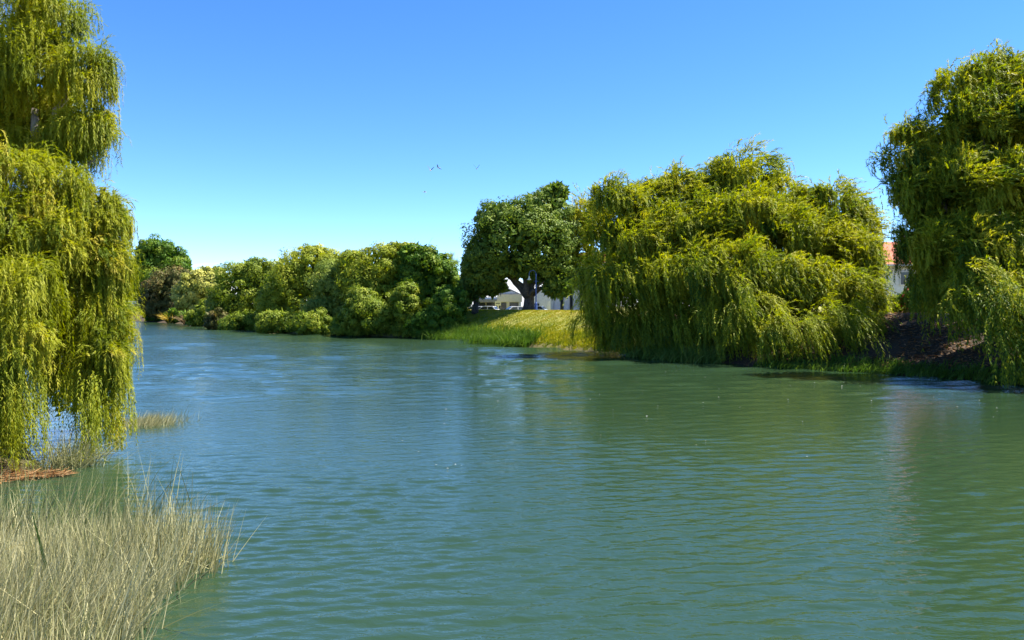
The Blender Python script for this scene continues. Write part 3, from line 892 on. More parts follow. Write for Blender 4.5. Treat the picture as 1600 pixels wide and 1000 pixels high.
simple_tree(5, "bank_tree", "mid green bushy tree between the pale tree and the yellow willow, hanging over the water", "tree", [(372, 455, 40, 46), (350, 482, 24, 30), (396, 432, 34, 26), (408, 475, 40, 42), (430, 450, 30, 40), (380, 492, 40, 22)], 138, M_GREEN, 375, (1.0, 55), (0.36, 0.2), 0.26, 0.3, ROW, lowcut=-0.8)
simple_tree(6, "yellow_tree", "bright yellow green round topped tree in the far bank row", "tree", [(486, 420, 42, 36), (455, 440, 40, 44), (515, 425, 34, 32), (475, 465, 54, 44), (440, 480, 36, 36), (510, 470, 36, 44)], 122, M_YELLOW, 480, (1.0, 58), (0.34, 0.16), 0.26, 0.3, ROW, lowcut=-0.8)
simple_tree(7, "grey_tree", "soft grey green willowy tree between the yellow and the olive tree", "tree", [(530, 450, 42, 46), (515, 490, 42, 34), (550, 420, 28, 26), (548, 480, 34, 38)], 113, M_OLIVE, 530, (1.0, 58), (0.32, 0.14), 0.26, 0.25, ROW, lowcut=-0.8)
simple_tree(8, "olive_tree", "olive green tree with layered rounded top left of the dark glossy tree", "tree", [(600, 418, 46, 34), (575, 450, 40, 40), (628, 402, 30, 22), (605, 470, 46, 36), (555, 430, 30, 36), (640, 440, 30, 36)], 110, M_YELLOW, 600, (1.0, 58), (0.31, 0.16), 0.26, 0.28, ROW, lowcut=-0.8)
simple_tree(9, "glossy_tree", "dark glossy green round tree at the right end of the far bank row", "tree", [(668, 422, 40, 34), (692, 440, 26, 34), (645, 455, 30, 34), (678, 468, 38, 30), (648, 400, 22, 16)], 108, M_DARK, 668, (1.1, 62), (0.32, 0.2), 0.24, 0.3, ROW, lowcut=-0.8)
simple_tree(10, "round_shrub", "rounded dark green shrub beside the sunny grass bank", "shrub", [(704, 480, 28, 33), (690, 503, 32, 24)], 98.2, M_DARK, 703, (1.1, 60), (0.26, 0.17), 0.26, 0.16, ROW, lowcut=-0.8)
simple_tree(11, "low_shrub", "low mid green shrub at the waterline below the yellow tree", "shrub", [(440, 505, 34, 18), (418, 504, 20, 18)], 113.2, M_GREEN, 438, (1.1, 50), (0.27, 0.15), 0.3, 0.1, ROW, lowcut=-0.9)
simple_tree(12, "low_shrub", "small upright bright green shrub at the waterline below the grey tree", "shrub", [(534, 510, 16, 19), (556, 516, 16, 13)], 102.4, M_GREEN, 534, (1.2, 60), (0.25, 0.15), 0.34, 0.1, ROW, lowcut=-0.9)
simple_tree(13, "leafy_shrub", "broad yellow green shrub bulging over the water below the olive tree", "shrub", [(585, 496, 44, 32), (565, 478, 30, 26), (622, 506, 34, 23)], 102.2, M_GREEN, 588, (1.1, 60), (0.27, 0.16), 0.27, 0.15, ROW, lowcut=-0.9)
simple_tree(14, "leafy_shrub", "upright olive shrub below the dark glossy tree", "shrub", [(633, 474, 20, 34), (648, 509, 26, 21)], 100.3, M_GREEN, 636, (1.1, 60), (0.26, 0.16), 0.3, 0.13, ROW, lowcut=-0.9)
simple_tree(15, "low_shrub", "low dark shrub at the waterline under the dark glossy tree", "shrub", [(668, 508, 28, 22), (690, 516, 18, 14)], 98.6, M_DARK, 668, (1.1, 55), (0.26, 0.16), 0.3, 0.1, ROW, lowcut=-0.9)
simple_tree(16, "low_shrub", "small rounded olive shrub at the left end of the far bank row", "shrub", [(337, 501, 18, 17)], 133, M_BROWN, 337, (1.2, 50), (0.3, 0.18), 0.34, 0.1, ROW, lowcut=-0.9)
simple_tree(17, "low_shrub", "green shrub at the waterline between pale tree and mid green tree", "shrub", [(322, 490, 18, 20), (306, 498, 16, 12)], 156, M_GREEN, 320, (1.2, 45), (0.34, 0.2), 0.34, 0.1, ROW, lowcut=-0.9)
simple_tree(18, "low_shrub", "green shrub at the waterline below the grey tree's left side", "shrub", [(488, 506, 32, 20), (508, 515, 22, 13)], 105.4, M_GREEN, 490, (1.1, 50), (0.27, 0.15), 0.3, 0.1, ROW, lowcut=-0.9)
simple_tree(19, "low_shrub", "mid green shrub leaning over the water beneath the mid green tree", "shrub", [(385, 505, 32, 16), (362, 508, 20, 11)], 124, M_GREEN, 385, (1.1, 50), (0.3, 0.17), 0.3, 0.1, ROW, lowcut=-0.9)
simple_tree(23, "low_shrub", "dark shrub added for the shade at the waterline between the bridge and the golden flax", "shrub", [(252, 493, 18, 10), (240, 494, 12, 8)], 197, M_DARK, 235, (1.2, 45), (0.42, 0.26), 0.34, 0.1, ROW, lowcut=-1.0)  # added dark foliage in place of the shaded hollow under the bronze tree
simple_tree(24, "low_shrub", "dark shrub added for the shade between the golden flax and the brown flax", "shrub", [(280, 494, 16, 12)], 181, M_DARK, 280, (1.2, 45), (0.4, 0.24), 0.34, 0.1, ROW, lowcut=-1.0)  # added to darken the lawn that showed under the far trees
simple_tree(20, "dark_tree", "dark far tree behind the bridge, mostly behind the left willow", "tree", [(175, 440, 40, 36), (190, 458, 30, 20)], 300, M_DARK, 175, (0.9, 45), (0.6, 0.36), 0.28, 0.4)
simple_tree(21, "garden_shrub", "sunlit yellow green garden shrub between the two right hand willows", "shrub", [(1398, 486, 22, 20), (1420, 478, 18, 18)], 72, M_YELLOW, 1400, (1.1, 60), (0.2, 0.12), 0.3, 0.1, lowcut=-0.9)
simple_tree(22, "garden_shrub", "shaded green garden shrub seen under the right edge willow", "shrub", [(1480, 478, 36, 18), (1530, 474, 36, 20), (1445, 472, 18, 18)], 66, M_GREEN, 1490, (1.0, 50), (0.2, 0.12), 0.3, 0.1, lowcut=-0.9)


# cabbage tree: spiky heads, and a bare tree standing up behind the row
def ribbon(r, base, d0, L, w, seg, droop, roll=None):
    """arching strap leaves; base (N,3), d0 (N,3) -> quads (N*seg,4,3)"""
    n = len(base)
    p = base.copy(); d = d0.copy()
    S = norm(np.cross(d, norm(r.normal(size=(n, 3)) + np.array([0, 0, 0.2]))))
    L = np.broadcast_to(L, (n,))[:, None]; w = np.broadcast_to(w, (n,))[:, None]
    droop = np.broadcast_to(droop, (n,))[:, None]
    out = []
    for k in range(seg):
        w0 = w * (1 - (k / seg) ** 1.8) * 0.5
        w1 = w * (1 - ((k + 1) / seg) ** 1.8) * 0.5 + w * 0.04
        p2 = p + d * L / seg
        out.append(np.stack([p - S * w0, p + S * w0, p2 + S * w1, p2 - S * w1], 1))
        d = norm(d + np.array([0, 0, -1.0]) * droop / seg)
        p = p2
    return np.concatenate(out)


def cabbage_tree():
    r = np.random.default_rng(31)
    Y = 112.0
    V = []
    heads = [P(711, 412, Y), P(704, 403, Y + 0.4)]
    for h in heads:
        d = norm(rand_dirs(r, 90) + np.array([0, 0, 0.35]))
        V.append(ribbon(r, np.tile(h, (90, 1)), d, 1.2 * r.uniform(0.8, 1.1, 90), 0.07, 3, 0.5))
    V = np.concatenate(V)
    bx = (708 - 800) / FPX * Y
    base = np.array([bx, Y, float(ground_z(np.array([bx]), np.array([Y]))[0]) - 0.1])
    tp = np.array([base, base + [0.1, 0, 2.5], base + [0.0, 0, 4.8]])
    limbs = [(np.linspace(tp[2], h, 5), np.linspace(0.12, 0.07, 5)) for h in heads]
    tree("cabbage_tree", base, "spiky headed palm like tree poking out behind the dark glossy tree", "tree", (V, np.clip(r.normal(0.4, 0.2, len(V)), 0, 1)), M_OLIVE, (tp, [0.17, 0.15, 0.12]), limbs)


cabbage_tree()


def bare_tree():
    r = np.random.default_rng(32)
    Y = 118.0
    bx = (655 - 800) / FPX * Y
    base = np.array([bx, Y, float(ground_z(np.array([bx]), np.array([Y]))[0]) - 0.1])
    e = empty("bare_tree", tuple(base), "leafless twiggy treetop rising behind the far bank row", "tree")
    top = P(655, 420, Y)
    def put(nm, mb):
        o = mb.build(nm, M_BARKPALE, e); o.location = tuple(-base)
    put("trunk", MB().tube(limb_path(r, base, top, 0, 6), np.linspace(0.22, 0.1, 6), 8))
    tw = MB()
    for k in range(8):
        tip = P(655 + r.uniform(-20, 20), 386 + r.uniform(-8, 14), Y + r.uniform(-1, 1))
        lp = limb_path(r, top - [0, 0, r.uniform(0, 1.5)], tip, 0.02, 6)
        put("limb", MB().tube(lp, np.linspace(0.07, 0.02, 6), 5))
        for j in range(7):
            a = lp[2 + j % 4]
            tw.tube(limb_path(r, a, a + np.array([r.normal(0, .5), r.normal(0, .5), r.uniform(0.5, 1.3)]), 0, 4), np.linspace(0.02, 0.008, 4), 4)
    put("twigs", tw)


bare_tree()


# flax clumps at the far waterline
def flax(name, label, px, py, Y, n_, L, mat, seed):
    r = np.random.default_rng(seed)
    c = P(px, py, Y)
    z = max(0.0, float(ground_z(np.array([c[0]]), np.array([c[1]]))[0]))
    b0 = np.array([c[0], c[1], z]) + r.normal(0, 0.25, (n_, 3)) * np.array([1, 1, 0])
    d = norm(rand_dirs(r, n_) * np.array([1, 1, 0.2]) + np.array([0, 0, 1.0]))
    V = ribbon(r, b0, d, L * r.uniform(0.7, 1.15, n_), 0.16, 4, 0.9)
    o = link(name, quads_mesh(name, V, np.clip(np.tile(r.normal(0.5, 0.2, n_), 4), 0, 1)), mat)
    return tag(o, label, "flax")


flax("flax_clump", "golden yellow flax clump at the water's edge by the bridge", 265, 503, 180, 90, 3.6, M_FLAXY, 41)
flax("flax_clump", "brown drooping flax clump under the pale tree", 290, 504, 172, 90, 3.0, M_FLAXB, 42)


# ------------------------------------------------------------------ grass bank and waterside growth
def scatter_bank(r, n, test):
    xs, ys = [], []
    while sum(len(a) for a in xs) < n:
        x = r.uniform(-22, 16, 60000); y = r.uniform(62, 112, 60000)
        m = test(x, y)
        xs.append(x[m]); ys.append(y[m])
    return np.concatenate(xs)[:n], np.concatenate(ys)[:n]


def grass_bank():
    r = np.random.default_rng(51)
    def ok(x, y):
        d = seg_dist(x, y, RIGHT_BANK)
        px = 800 + x / y * FPX
        return (~in_river(x, y)) & (d < 11.5) & (d > 0.1) & (px > 660) & (px < 960)
    n_ = 62000
    x, y = scatter_bank(r, n_, ok)
    z = ground_z(x, y)
    d = seg_dist(x, y, RIGHT_BANK)
    patch = lump(x, y, 0.8, 61) + 0.6 * lump(x, y, 2.0, 62)
    tint = 0.33 + 0.42 * patch + 0.30 * sstep(5.5, 9.5, d) + r.normal(0, 0.12, n_)
    h = (0.09 + 0.16 * (1 - sstep(0.5, 5.0, d))) * r.uniform(0.6, 1.3, n_)
    D = norm(np.stack([r.normal(0.25, 0.4, n_), r.normal(-0.1, 0.4, n_), np.ones(n_)], 1))
    B = np.stack([x, y, z - 0.02], 1)
    S = norm(np.stack([r.normal(1, 0.4, n_), r.normal(0, 0.5, n_), np.zeros(n_)], 1)) * 0.05
    V = np.stack([B - S, B + S, B + D * h[:, None]], 1)
    o = link("grass", quads_mesh("grass", V, np.clip(tint, 0, 1), 3), M_GRASS)
    tag(o, "sunlit yellow green grass covering the stopbank slope", "grass", kind="stuff")


grass_bank()


def bank_reeds(name, label, seed, pts, n_, L, mat, lean=(0.25, -0.35)):
    """leafy waterside growth along a line of (x, y, half width)"""
    r = np.random.default_rng(seed)
    pts = np.array(pts, float)
    t = r.uniform(0, len(pts) - 1.001, n_)
    i = t.astype(int); f = (t - i)[:, None]
    c = pts[i] * (1 - f) + pts[i + 1] * f
    x = c[:, 0] + r.normal(0, 1, n_) * c[:, 2] * 0.7
    y = c[:, 1] + r.normal(0, 1, n_) * c[:, 2] * 0.7
    z = np.maximum(ground_z(x, y), -0.05)
    d = norm(np.stack([r.normal(lean[0], 0.35, n_), r.normal(lean[1], 0.35, n_), np.ones(n_)], 1))
    V = ribbon(r, np.stack([x, y, z], 1), d, L * r.uniform(0.6, 1.2, n_), 0.055, 3, 1.1)
    tint = np.clip(0.45 + 0.3 * lump(x, y, 1.5, seed) + r.normal(0, 0.18, n_), 0, 1)
    o = link(name, quads_mesh(name, V, np.tile(tint, 3)), mat)
    return tag(o, label, "reeds", kind="stuff")


bank_reeds("bank_reeds", "leafy green reeds along the foot of the grass bank", 71, [(-11.0, 98.4, 0.8), (-8.0, 95.2, 1.2), (-4.5, 89.2, 1.4), (-1.0, 83.0, 1.3), (1.6, 78.6, 1.0)], 9000, 1.35, M_REEDD)
bank_reeds("bank_reeds", "bright green reed clump in front of the wide willow", 72, [(10.0, 62.6, 0.8), (11.2, 60.4, 1.0), (12.6, 57.9, 0.9), (14.0, 55.6, 0.7)], 4200, 1.25, M_REEDG)
bank_reeds("bank_reeds", "shaded reeds on the earth bank below the right willows", 73, [(16.5, 52.0, 0.6), (20.0, 49.2, 0.7), (22.5, 46.8, 0.5), (25.0, 43.2, 0.5), (26.6, 37.8, 0.5)], 3200, 0.6, M_REEDD)


# ------------------------------------------------------------------ foreground reeds
def reed_bed(name, label, seed, xy, h, width, lean, tint, bend=0.25, mat=M_REED):
    r = np.random.default_rng(seed)
    x, y = xy
    n_ = len(x)
    wild = np.where(r.random(n_) < 0.10, 3.5, 1.0)          # a tenth of the stems are knocked over
    d = norm(np.stack([lean[0] + r.normal(0, lean[2], n_) * wild, lean[1] + r.normal(0, lean[2], n_) * wild, np.ones(n_)], 1))
    V = ribbon(r, np.stack([x, y, np.full(n_, -0.12)], 1), d, h, width * r.uniform(0.7, 1.35, n_), 3, np.abs(r.normal(0, bend, n_)))
    # some stems are snapped over
    o = link(name, quads_mesh(name, V, np.clip(np.tile(tint, 3), 0, 1)), mat)
    return tag(o, label, "reeds", kind="stuff")


def reeds():
    r = np.random.default_rng(81)
    # outline of the bed on the water, metres
    poly = np.array([(-3.9, 7.0), (-4.3, 9.0), (-4.75, 10.2), (-4.7, 11.2), (-4.35, 11.9), (-4.6, 12.3), (-5.4, 12.7), (-6.4, 12.9), (-7.8, 12.7), (-9.5, 12.9), (-11.5, 13.1), (-11.5, 6.0)])
    def inside(x, y):
        ins = np.zeros(x.shape, bool)
        for i in range(len(poly)):
            ax, ay = poly[i]; bx, by = poly[(i + 1) % len(poly)]
            if ay != by:
                ins ^= ((ay > y) != (by > y)) & (x < (bx - ax) * (y - ay) / (by - ay) + ax)
        return ins
    x = r.uniform(-11.5, -3.5, 60000); y = r.uniform(6.5, 16.5, 60000)
    m = inside(x + r.normal(0, 0.10, 60000), y + r.normal(0, 0.15, 60000))
    dens = 0.62 + 0.6 * lump(x, y, 1.6, 91) + 0.25 * lump(x, y, 4.0, 92) - 0.2 * sstep(-6.5, -9.0, x) - 0.25 * sstep(10.4, 9.4, y)
    m &= r.random(60000) < np.clip(dens, 0.05, 1)
    x, y = x[m][:15000], y[m][:15000]
    n_ = len(x)
    h = (0.75 + 0.22 * lump(x, y, 0.9, 93)) * r.uniform(0.65, 1.35, n_) + 0.15
    tint = 0.50 + 0.25 * lump(x, y, 1.2, 94) + r.normal(0, 0.24, n_)
    reed_bed("reed_bed", "pale straw coloured reed bed standing in the water at lower left", 82, (x, y), h, 0.0145, (0.14, -0.03, 0.22), tint, 0.42)
    # long stems leaning to the right at the very front and the greener stems behind
    x = r.uniform(-8.0, -4.6, 900); y = r.uniform(8.4, 10.0, 900)
    reed_bed("reed_bed", "long reed stems leaning right at the bottom left corner", 83, (x, y), r.uniform(0.9, 1.5, 900), 0.012, (0.45, 0.05, 0.25), r.normal(0.6, 0.15, 900), 0.4)
    x = r.uniform(-10.8, -6.0, 1100); y = 12.5 + r.uniform(0, 1.0, 1100) ** 2 * 2.6
    reed_bed("reed_bed", "sparse tall green reeds between straw reed bed and left willow", 84, (x, y), r.uniform(0.7, 1.55, 1100), 0.013, (0.22, 0.0, 0.24), r.normal(0.22, 0.16, 1100), 0.45)
    x = r.normal(-11.1, 0.32, 500); y = r.normal(19.6, 0.35, 500)
    reed_bed("reed_bed", "arching green reed tuft under the left willow's skirt", 85, (x, y), r.uniform(0.6, 1.35, 500), 0.016, (0.25, 0.0, 0.5), r.normal(0.25, 0.14, 500), 0.9)
    x = r.normal(0, 1, 1500) * 0.48 - 12.35; y = 26.6 + r.normal(0, 0.55, 1500)
    reed_bed("reed_bed", "small pale reed patch in open water right of the left willow", 86, (x, y), r.uniform(0.25, 0.62, 1500), 0.014, (0.45, 0.0, 0.25), r.normal(0.6, 0.14, 1500), 0.4)
    # one broad strap leaf and a yellow one among the reeds
    for nm, lab, base, d, L, w, tt, dr in [("cattail_leaf", "broad dark green strap leaf standing among the straw reeds", P(82, 950, 10.4), (-0.22, 0, 1), 1.3, 0.055, 0.05, 0.2),
                                           ("cattail_leaf", "short yellow strap leaf slanting among the reeds at the left edge", P(2, 862, 11.8), (0.9, 0, 0.35), 0.42, 0.04, 0.95, 0.1)]:
        V = ribbon(r, np.array([base]), norm(np.array([d], float)), L, w, 8, dr)
        tag(link(nm, quads_mesh(nm, V, np.full(len(V), tt)), M_REEDG if tt < 0.5 else M_FLAXY), lab, "leaf")


reeds()


def litter():
    """raft of dead reed stems washed up against the left bank"""
    r = np.random.default_rng(95)
    n_ = 2600
    t = r.uniform(0, 1, n_)
    x = -13.6 + 2.95 * t + r.normal(0, 0.05, n_)
    y = 17.55 + 1.05 * t + r.normal(0, 1, n_) * (0.50 * (1 - t) ** 0.8 + 0.05)
    z = np.maximum(ground_z(x, y), 0.0) + 0.03 + r.uniform(0, 0.10, n_) * (1.1 - t)
    d = norm(np.stack([r.normal(0.8, 0.5, n_), r.normal(0, 0.5, n_), r.normal(0, 0.12, n_)], 1))
    V = leaf_quads(np.stack([x, y, z], 1), d, norm(r.normal(size=(n_, 3)) * 0.4 + np.array([0, 0, 1.0])), r.uniform(0.12, 0.4, n_), 0.022)
    tag(link("reed_litter", quads_mesh("reed_litter", V, np.clip(r.normal(0.5, 0.22, n_), 0, 1)), M_LITTER), "brown raft of dead reed litter by the left bank", "litter", kind="stuff")


litter()


def bank_litter():
    """fallen leaves, twigs and weeds on the bare slope under the right hand willows"""
    r = np.random.default_rng(96)
    n_ = 9000
    x = r.uniform(14, 34, n_ * 4); y = r.uniform(42, 72, n_ * 4)
    d = seg_dist(x, y, RIGHT_BANK)
    m = (~in_river(x, y)) & (d > 0.6) & (d < 12) & (lump(x, y, 1.3, 97) > -0.15)
    x, y = x[m][:n_], y[m][:n_]
    n_ = len(x)
    z = ground_z(x, y) + 0.03
    D = norm(np.stack([r.normal(0, 1, n_), r.normal(0, 1, n_), r.normal(0.1, 0.2, n_)], 1))
    V = leaf_tris(np.stack([x, y, z], 1), D, norm(r.normal(size=(n_, 3)) * 0.4 + np.array([0, 0, 1.0])), r.uniform(0.12, 0.4, n_), 0.09)
    tag(link("leaf_litter", quads_mesh("leaf_litter", V, np.clip(r.normal(0.4, 0.25, n_), 0, 1), 3), M_LITTER), "brown fallen leaves and twigs on the bare earth under the right willows", "litter", kind="stuff")


bank_litter()


M_GLINT = leaf_mat("sun_glint_fleck", [(0.0, (0.40, 0.38, 0.28)), (1.0, (0.70, 0.70, 0.62))], 0.2, gain=1.0)  # pale colour standing in for sun glints on the ripples


def glint_flecks():
    """tiny pale flecks laid on the river as painted sun glints"""
    r = np.random.default_rng(98)
    n_ = 110
    x = r.uniform(-4, 20, n_ * 3); y = r.uniform(19, 52, n_ * 3)
    m = in_river(x, y) & (np.abs(x) < 0.63 * y) & (seg_dist(x, y, RIGHT_BANK) > 2)
    x, y = x[m][:n_], y[m][:n_]
    n_ = len(x)
    D = norm(np.stack([r.normal(0, 1, n_), r.normal(0, 1, n_), np.zeros(n_)], 1))
    V = leaf_quads(np.stack([x, y, np.full(n_, 0.035)], 1), D, norm(r.normal(0, 0.3, (n_, 3)) + np.array([0, 0, 1.0])), r.uniform(0.03, 0.07, n_), 0.035)
    tag(link("water_glints", quads_mesh("water_glints", V, np.clip(r.normal(0.75, 0.2, n_), 0, 1)), M_GLINT), "tiny pale flecks painted as sun glints on the open river", "leaves", kind="stuff")


glint_flecks()

# ------------------------------------------------------------------ buildings behind the stopbank
W_WHITE = plain_mat("white_render", (0.78, 0.78, 0.76), 0.7)
W_CREAM = plain_mat("cream_board", (0.72, 0.66, 0.50), 0.6)
W_GREY = plain_mat("grey_cladding", (0.48, 0.50, 0.53), 0.6)
W_PANEL = plain_mat("pale_panel", (0.60, 0.61, 0.62), 0.6)
W_DARK = plain_mat("dark_trim", (0.045, 0.047, 0.05), 0.5)
W_ROOF = plain_mat("grey_iron_roof", (0.24, 0.25, 0.26), 0.45, metal=0.3)
W_TILE = plain_mat("red_tile", (0.46, 0.11, 0.055), 0.75, noise=0.35, scale=6, bump=0.5, bscale=9)
W_GLASS = plain_mat("window_glass", (0.025, 0.032, 0.04), 0.08, 0.6, noise=0.05)
W_CONC = plain_mat("concrete", (0.34, 0.33, 0.31), 0.85, noise=0.3, bump=0.3)
W_BLUE = plain_mat("blue_paint", (0.05, 0.10, 0.34), 0.45)
W_SKYP = plain_mat("pale_blue_panel", (0.30, 0.52, 0.68), 0.4, noise=0.3, scale=1.2)
W_BLUEWALL = plain_mat("blue_white_render", (0.70, 0.73, 0.80), 0.7)


def window(parent, x0, x1, z0, z1, y, frame=W_WHITE, t=0.07):
    """glazed opening standing on a wall face at depth y: frame with pane as its sub-part"""
    f = MB()
    f.box(x0, x1, y - 0.06, y + 0.02, z1 - t, z1).box(x0, x1, y - 0.06, y + 0.02, z0, z0 + t)
    f.box(x0, x0 + t, y - 0.06, y + 0.02, z0 + t, z1 - t).box(x1 - t, x1, y - 0.06, y + 0.02, z0 + t, z1 - t)
    w = f.build("window", frame, parent)
    MB().box(x0 + t, x1 - t, y - 0.025, y + 0.02, z0 + t, z1 - t).build("pane", W_GLASS, w)
    return w


GZ0 = 2.4


def shop():
    e = empty("shop_building", (-2.0, 138, GZ0), "low white shop with cream fascia and dark shopfront behind parked cars", "building")
    MB().box(-4.2, 3.6, 0.0, 9, 0, 3.1).build("wall", W_WHITE, e)
    MB().box(-0.6, 3.75, -0.35, -0.003, 2.30, 3.55).build("fascia", W_CREAM, e)
    MB().box(-4.35, 3.9, -0.15, 9.2, 3.553, 3.75).build("roof", W_ROOF, e)
    MB().box(-4.35, -0.603, -1.7, 0.0, 2.25, 2.75).build("awning", W_ROOF, e)
    for x0, x1 in ((-4.0, -2.6), (-2.5, -1.0), (0.1, 1.0), (1.6, 3.1)):
        window(e, x0, x1, 0.35, 2.2, -0.03, W_DARK)
    d = MB().box(-0.8, 0.0, -0.06, -0.004, 0.0, 2.15).build("door", W_DARK, e)
    MB().box(-0.65, -0.15, -0.08, -0.062, 0.5, 1.95).build("pane", W_GLASS, d)
    for x in (-0.55, 1.25, 3.3):
        MB().box(x, x + 0.28, -0.30, -0.09, 0, 2.297).build("column", W_CREAM if x < 2 else W_WHITE, e)
    MB().prism([(-1.2, 3.753), (3.2, 3.753), (1.0, 4.7)], 'y', 2.0, 8.0).build("gable", W_WHITE, e)
    rf = MB()
    rf.prism([(-1.5, 3.76), (1.0, 4.92), (1.0, 4.74), (-1.25, 3.756)], 'y', 1.7, 8.2)
    rf.prism([(3.5, 3.76), (3.25, 3.756), (1.0, 4.74), (1.0, 4.92)], 'y', 1.7, 8.2)
    rf.build("gable_roof", W_ROOF, e)


shop()


def hall():
    e = empty("hall_building", (5.6, 134, GZ0), "blue white gabled hall behind the forked trunk and lamp post", "building")
    MB().prism([(-2.6, 0), (2.6, 0), (2.6, 3.4), (0, 5.0), (-2.6, 3.4)], 'y', 0, 10).build("wall", W_BLUEWALL, e)
    rf = MB()
    rf.prism([(-2.9, 3.30), (-2.7, 3.34), (0, 5.02), (0, 5.2)], 'y', -0.3, 10.3)
    rf.prism([(2.9, 3.30), (0, 5.2), (0, 5.02), (2.7, 3.34)], 'y', -0.3, 10.3)
    rf.build("roof", W_ROOF, e)
    window(e, -1.9, -0.9, 0.9, 2.1, -0.03)
    MB().box(0.4, 2.2, -0.06, -0.003, 0.0, 2.5).build("roller_door", W_WHITE, e)


hall()


def office():
    e = empty("office_building", (10.0, 122, GZ0), "two storey grey panelled building with balcony left of the wide willow", "building")
    MB().box(-3.6, 6.0, 0, 9, 0, 4.6).build("wall", W_GREY, e)
    MB().box(-0.4, 6.0, 0.4, 9, 4.603, 8.4).build("upper_wall", W_WHITE, e)
    MB().prism([(-0.9, 8.4), (6.5, 8.4), (4.8, 9.9), (0.8, 9.9)], 'y', 0.0, 9.4).build("roof", W_TILE, e)
    MB().box(-3.8, 6.2, -0.25, -0.003, 4.2, 4.55).build("floor_band", W_ROOF, e)
    x = -3.45
    for k, wdt in enumerate((0.9, 0.5, 0.9, 0.5, 1.0, 0.9, 0.6, 0.9, 0.5, 0.9)):
        if k % 2 == 0:
            MB().box(x, x + wdt, -0.12, -0.004, 0.02, 4.1).build("panel", W_PANEL, e)
        else:
            window(e, x + 0.04, x + wdt - 0.04, 0.3, 3.9, -0.05, W_DARK, 0.05)
        x += wdt + 0.02
    window(e, 0.35, 1.5, 5.7, 7.9, 0.37, W_WHITE, 0.12)
    window(e, 2.2, 3.5, 5.7, 7.9, 0.37, W_WHITE, 0.12)
    MB().box(-0.3, 6.0, -1.1, 0.4, 4.604, 4.78).build("balcony_slab", W_WHITE, e)
    MB().box(-0.3, 6.0, -1.1, -1.04, 5.72, 5.8).build("balcony_rail", W_WHITE, e)
    post = MB().box(-0.02, 0.02, -1.09, -1.05, 4.782, 5.718).mesh("baluster")
    for k in range(16):
        o = link("baluster", post, W_WHITE, e); o.location = (-0.25 + k * 0.4, 0, 0)
    MB().box(0.55, 0.68, -1.02, -0.9, 4.782, 8.3).build("column", W_WHITE, e)


office()


def house():
    e = empty("house", (40.5, 80, 2.9), "white house with red tiled hip roof glimpsed between the right hand willows", "building")
    MB().box(-4.6, 5.0, 0, 8, 0, 5.4).build("wall", W_WHITE, e)
    rf = MB().add([(-5.2, -0.6, 5.25), (5.6, -0.6, 5.25), (5.6, 8.6, 5.25), (-5.2, 8.6, 5.25), (-1.2, 4, 7.9), (1.6, 4, 7.9)],
                  [(0, 1, 5, 4), (1, 2, 5), (2, 3, 4, 5), (3, 0, 4), (0, 3, 2, 1)]).build("roof", W_TILE, e)
    MB().box(0.6, 1.2, 3.0, 3.6, 7.0, 8.9).build("chimney", W_CONC, rf)
    MB().box(-5.3, 5.7, -0.72, -0.603, 5.12, 5.30).build("gutter", W_WHITE, e)
    for x in (-3.9, -1.2, 2.2):
        window(e, x, x + 1.3, 3.2, 4.6, -0.03)
        window(e, x, x + 1.3, 0.7, 2.2, -0.03)


house()


# bridge across the river far upstream
def bridge():
    a, b = np.array([-166.0, 246.0]), np.array([-94.0, 231.0])
    L = float(np.linalg.norm(b - a)); ang = math.atan2(b[1] - a[1], b[0] - a[0])
    e = empty("road_bridge", (a[0], a[1], 0.0), "low road bridge with pale blue railing behind the left willow", "bridge", rz=ang)
    MB().box(0, L, 0, 9, 3.2, 4.05).build("deck", W_CONC, e)
    MB().box(0, L, -0.25, -0.004, 3.75, 4.15).build("kerb_beam", W_WHITE, e)
    for side, y in (("near", -0.12), ("far", 8.9)):
        MB().box(0, L, y - 0.06, y + 0.06, 5.25, 5.42).build("handrail", W_WHITE, e)
    pm = MB().box(-0.09, 0.09, -0.21, -0.03, 4.152, 5.248).mesh("post")
    pa = MB().box(0.16, 2.34, -0.15, -0.11, 4.35, 5.15).mesh("panel")
    k = 0
    while k * 2.5 < L - 2.5:
        o = link("post", pm, W_WHITE, e); o.location = (k * 2.5 + 0.1, 0, 0)
        o = link("panel", pa, W_SKYP, e); o.location = (k * 2.5 + 0.1, 0, 0)
        k += 1
    for x in (14, 30, 46, 62):
        MB().box(x - 0.4, x + 0.4, 0.8, 8.2, -1.0, 3.197).build("pier", W_CONC, e)
    MB().box(L - 5, L + 2, 0.3, 8.7, -0.5, 3.198).build("abutment", W_CONC, e)


bridge()


# ------------------------------------------------------------------ street things
CARG = "cars parked behind the stopbank"
M_TYRE = plain_mat("tyre", (0.02, 0.02, 0.02), 0.85)
M_LAMP = plain_mat("lamp_lens", (0.7, 0.7, 0.68), 0.15, 0.6, noise=0.02)
M_REDL = plain_mat("tail_lens", (0.4, 0.02, 0.02), 0.2, noise=0.02)


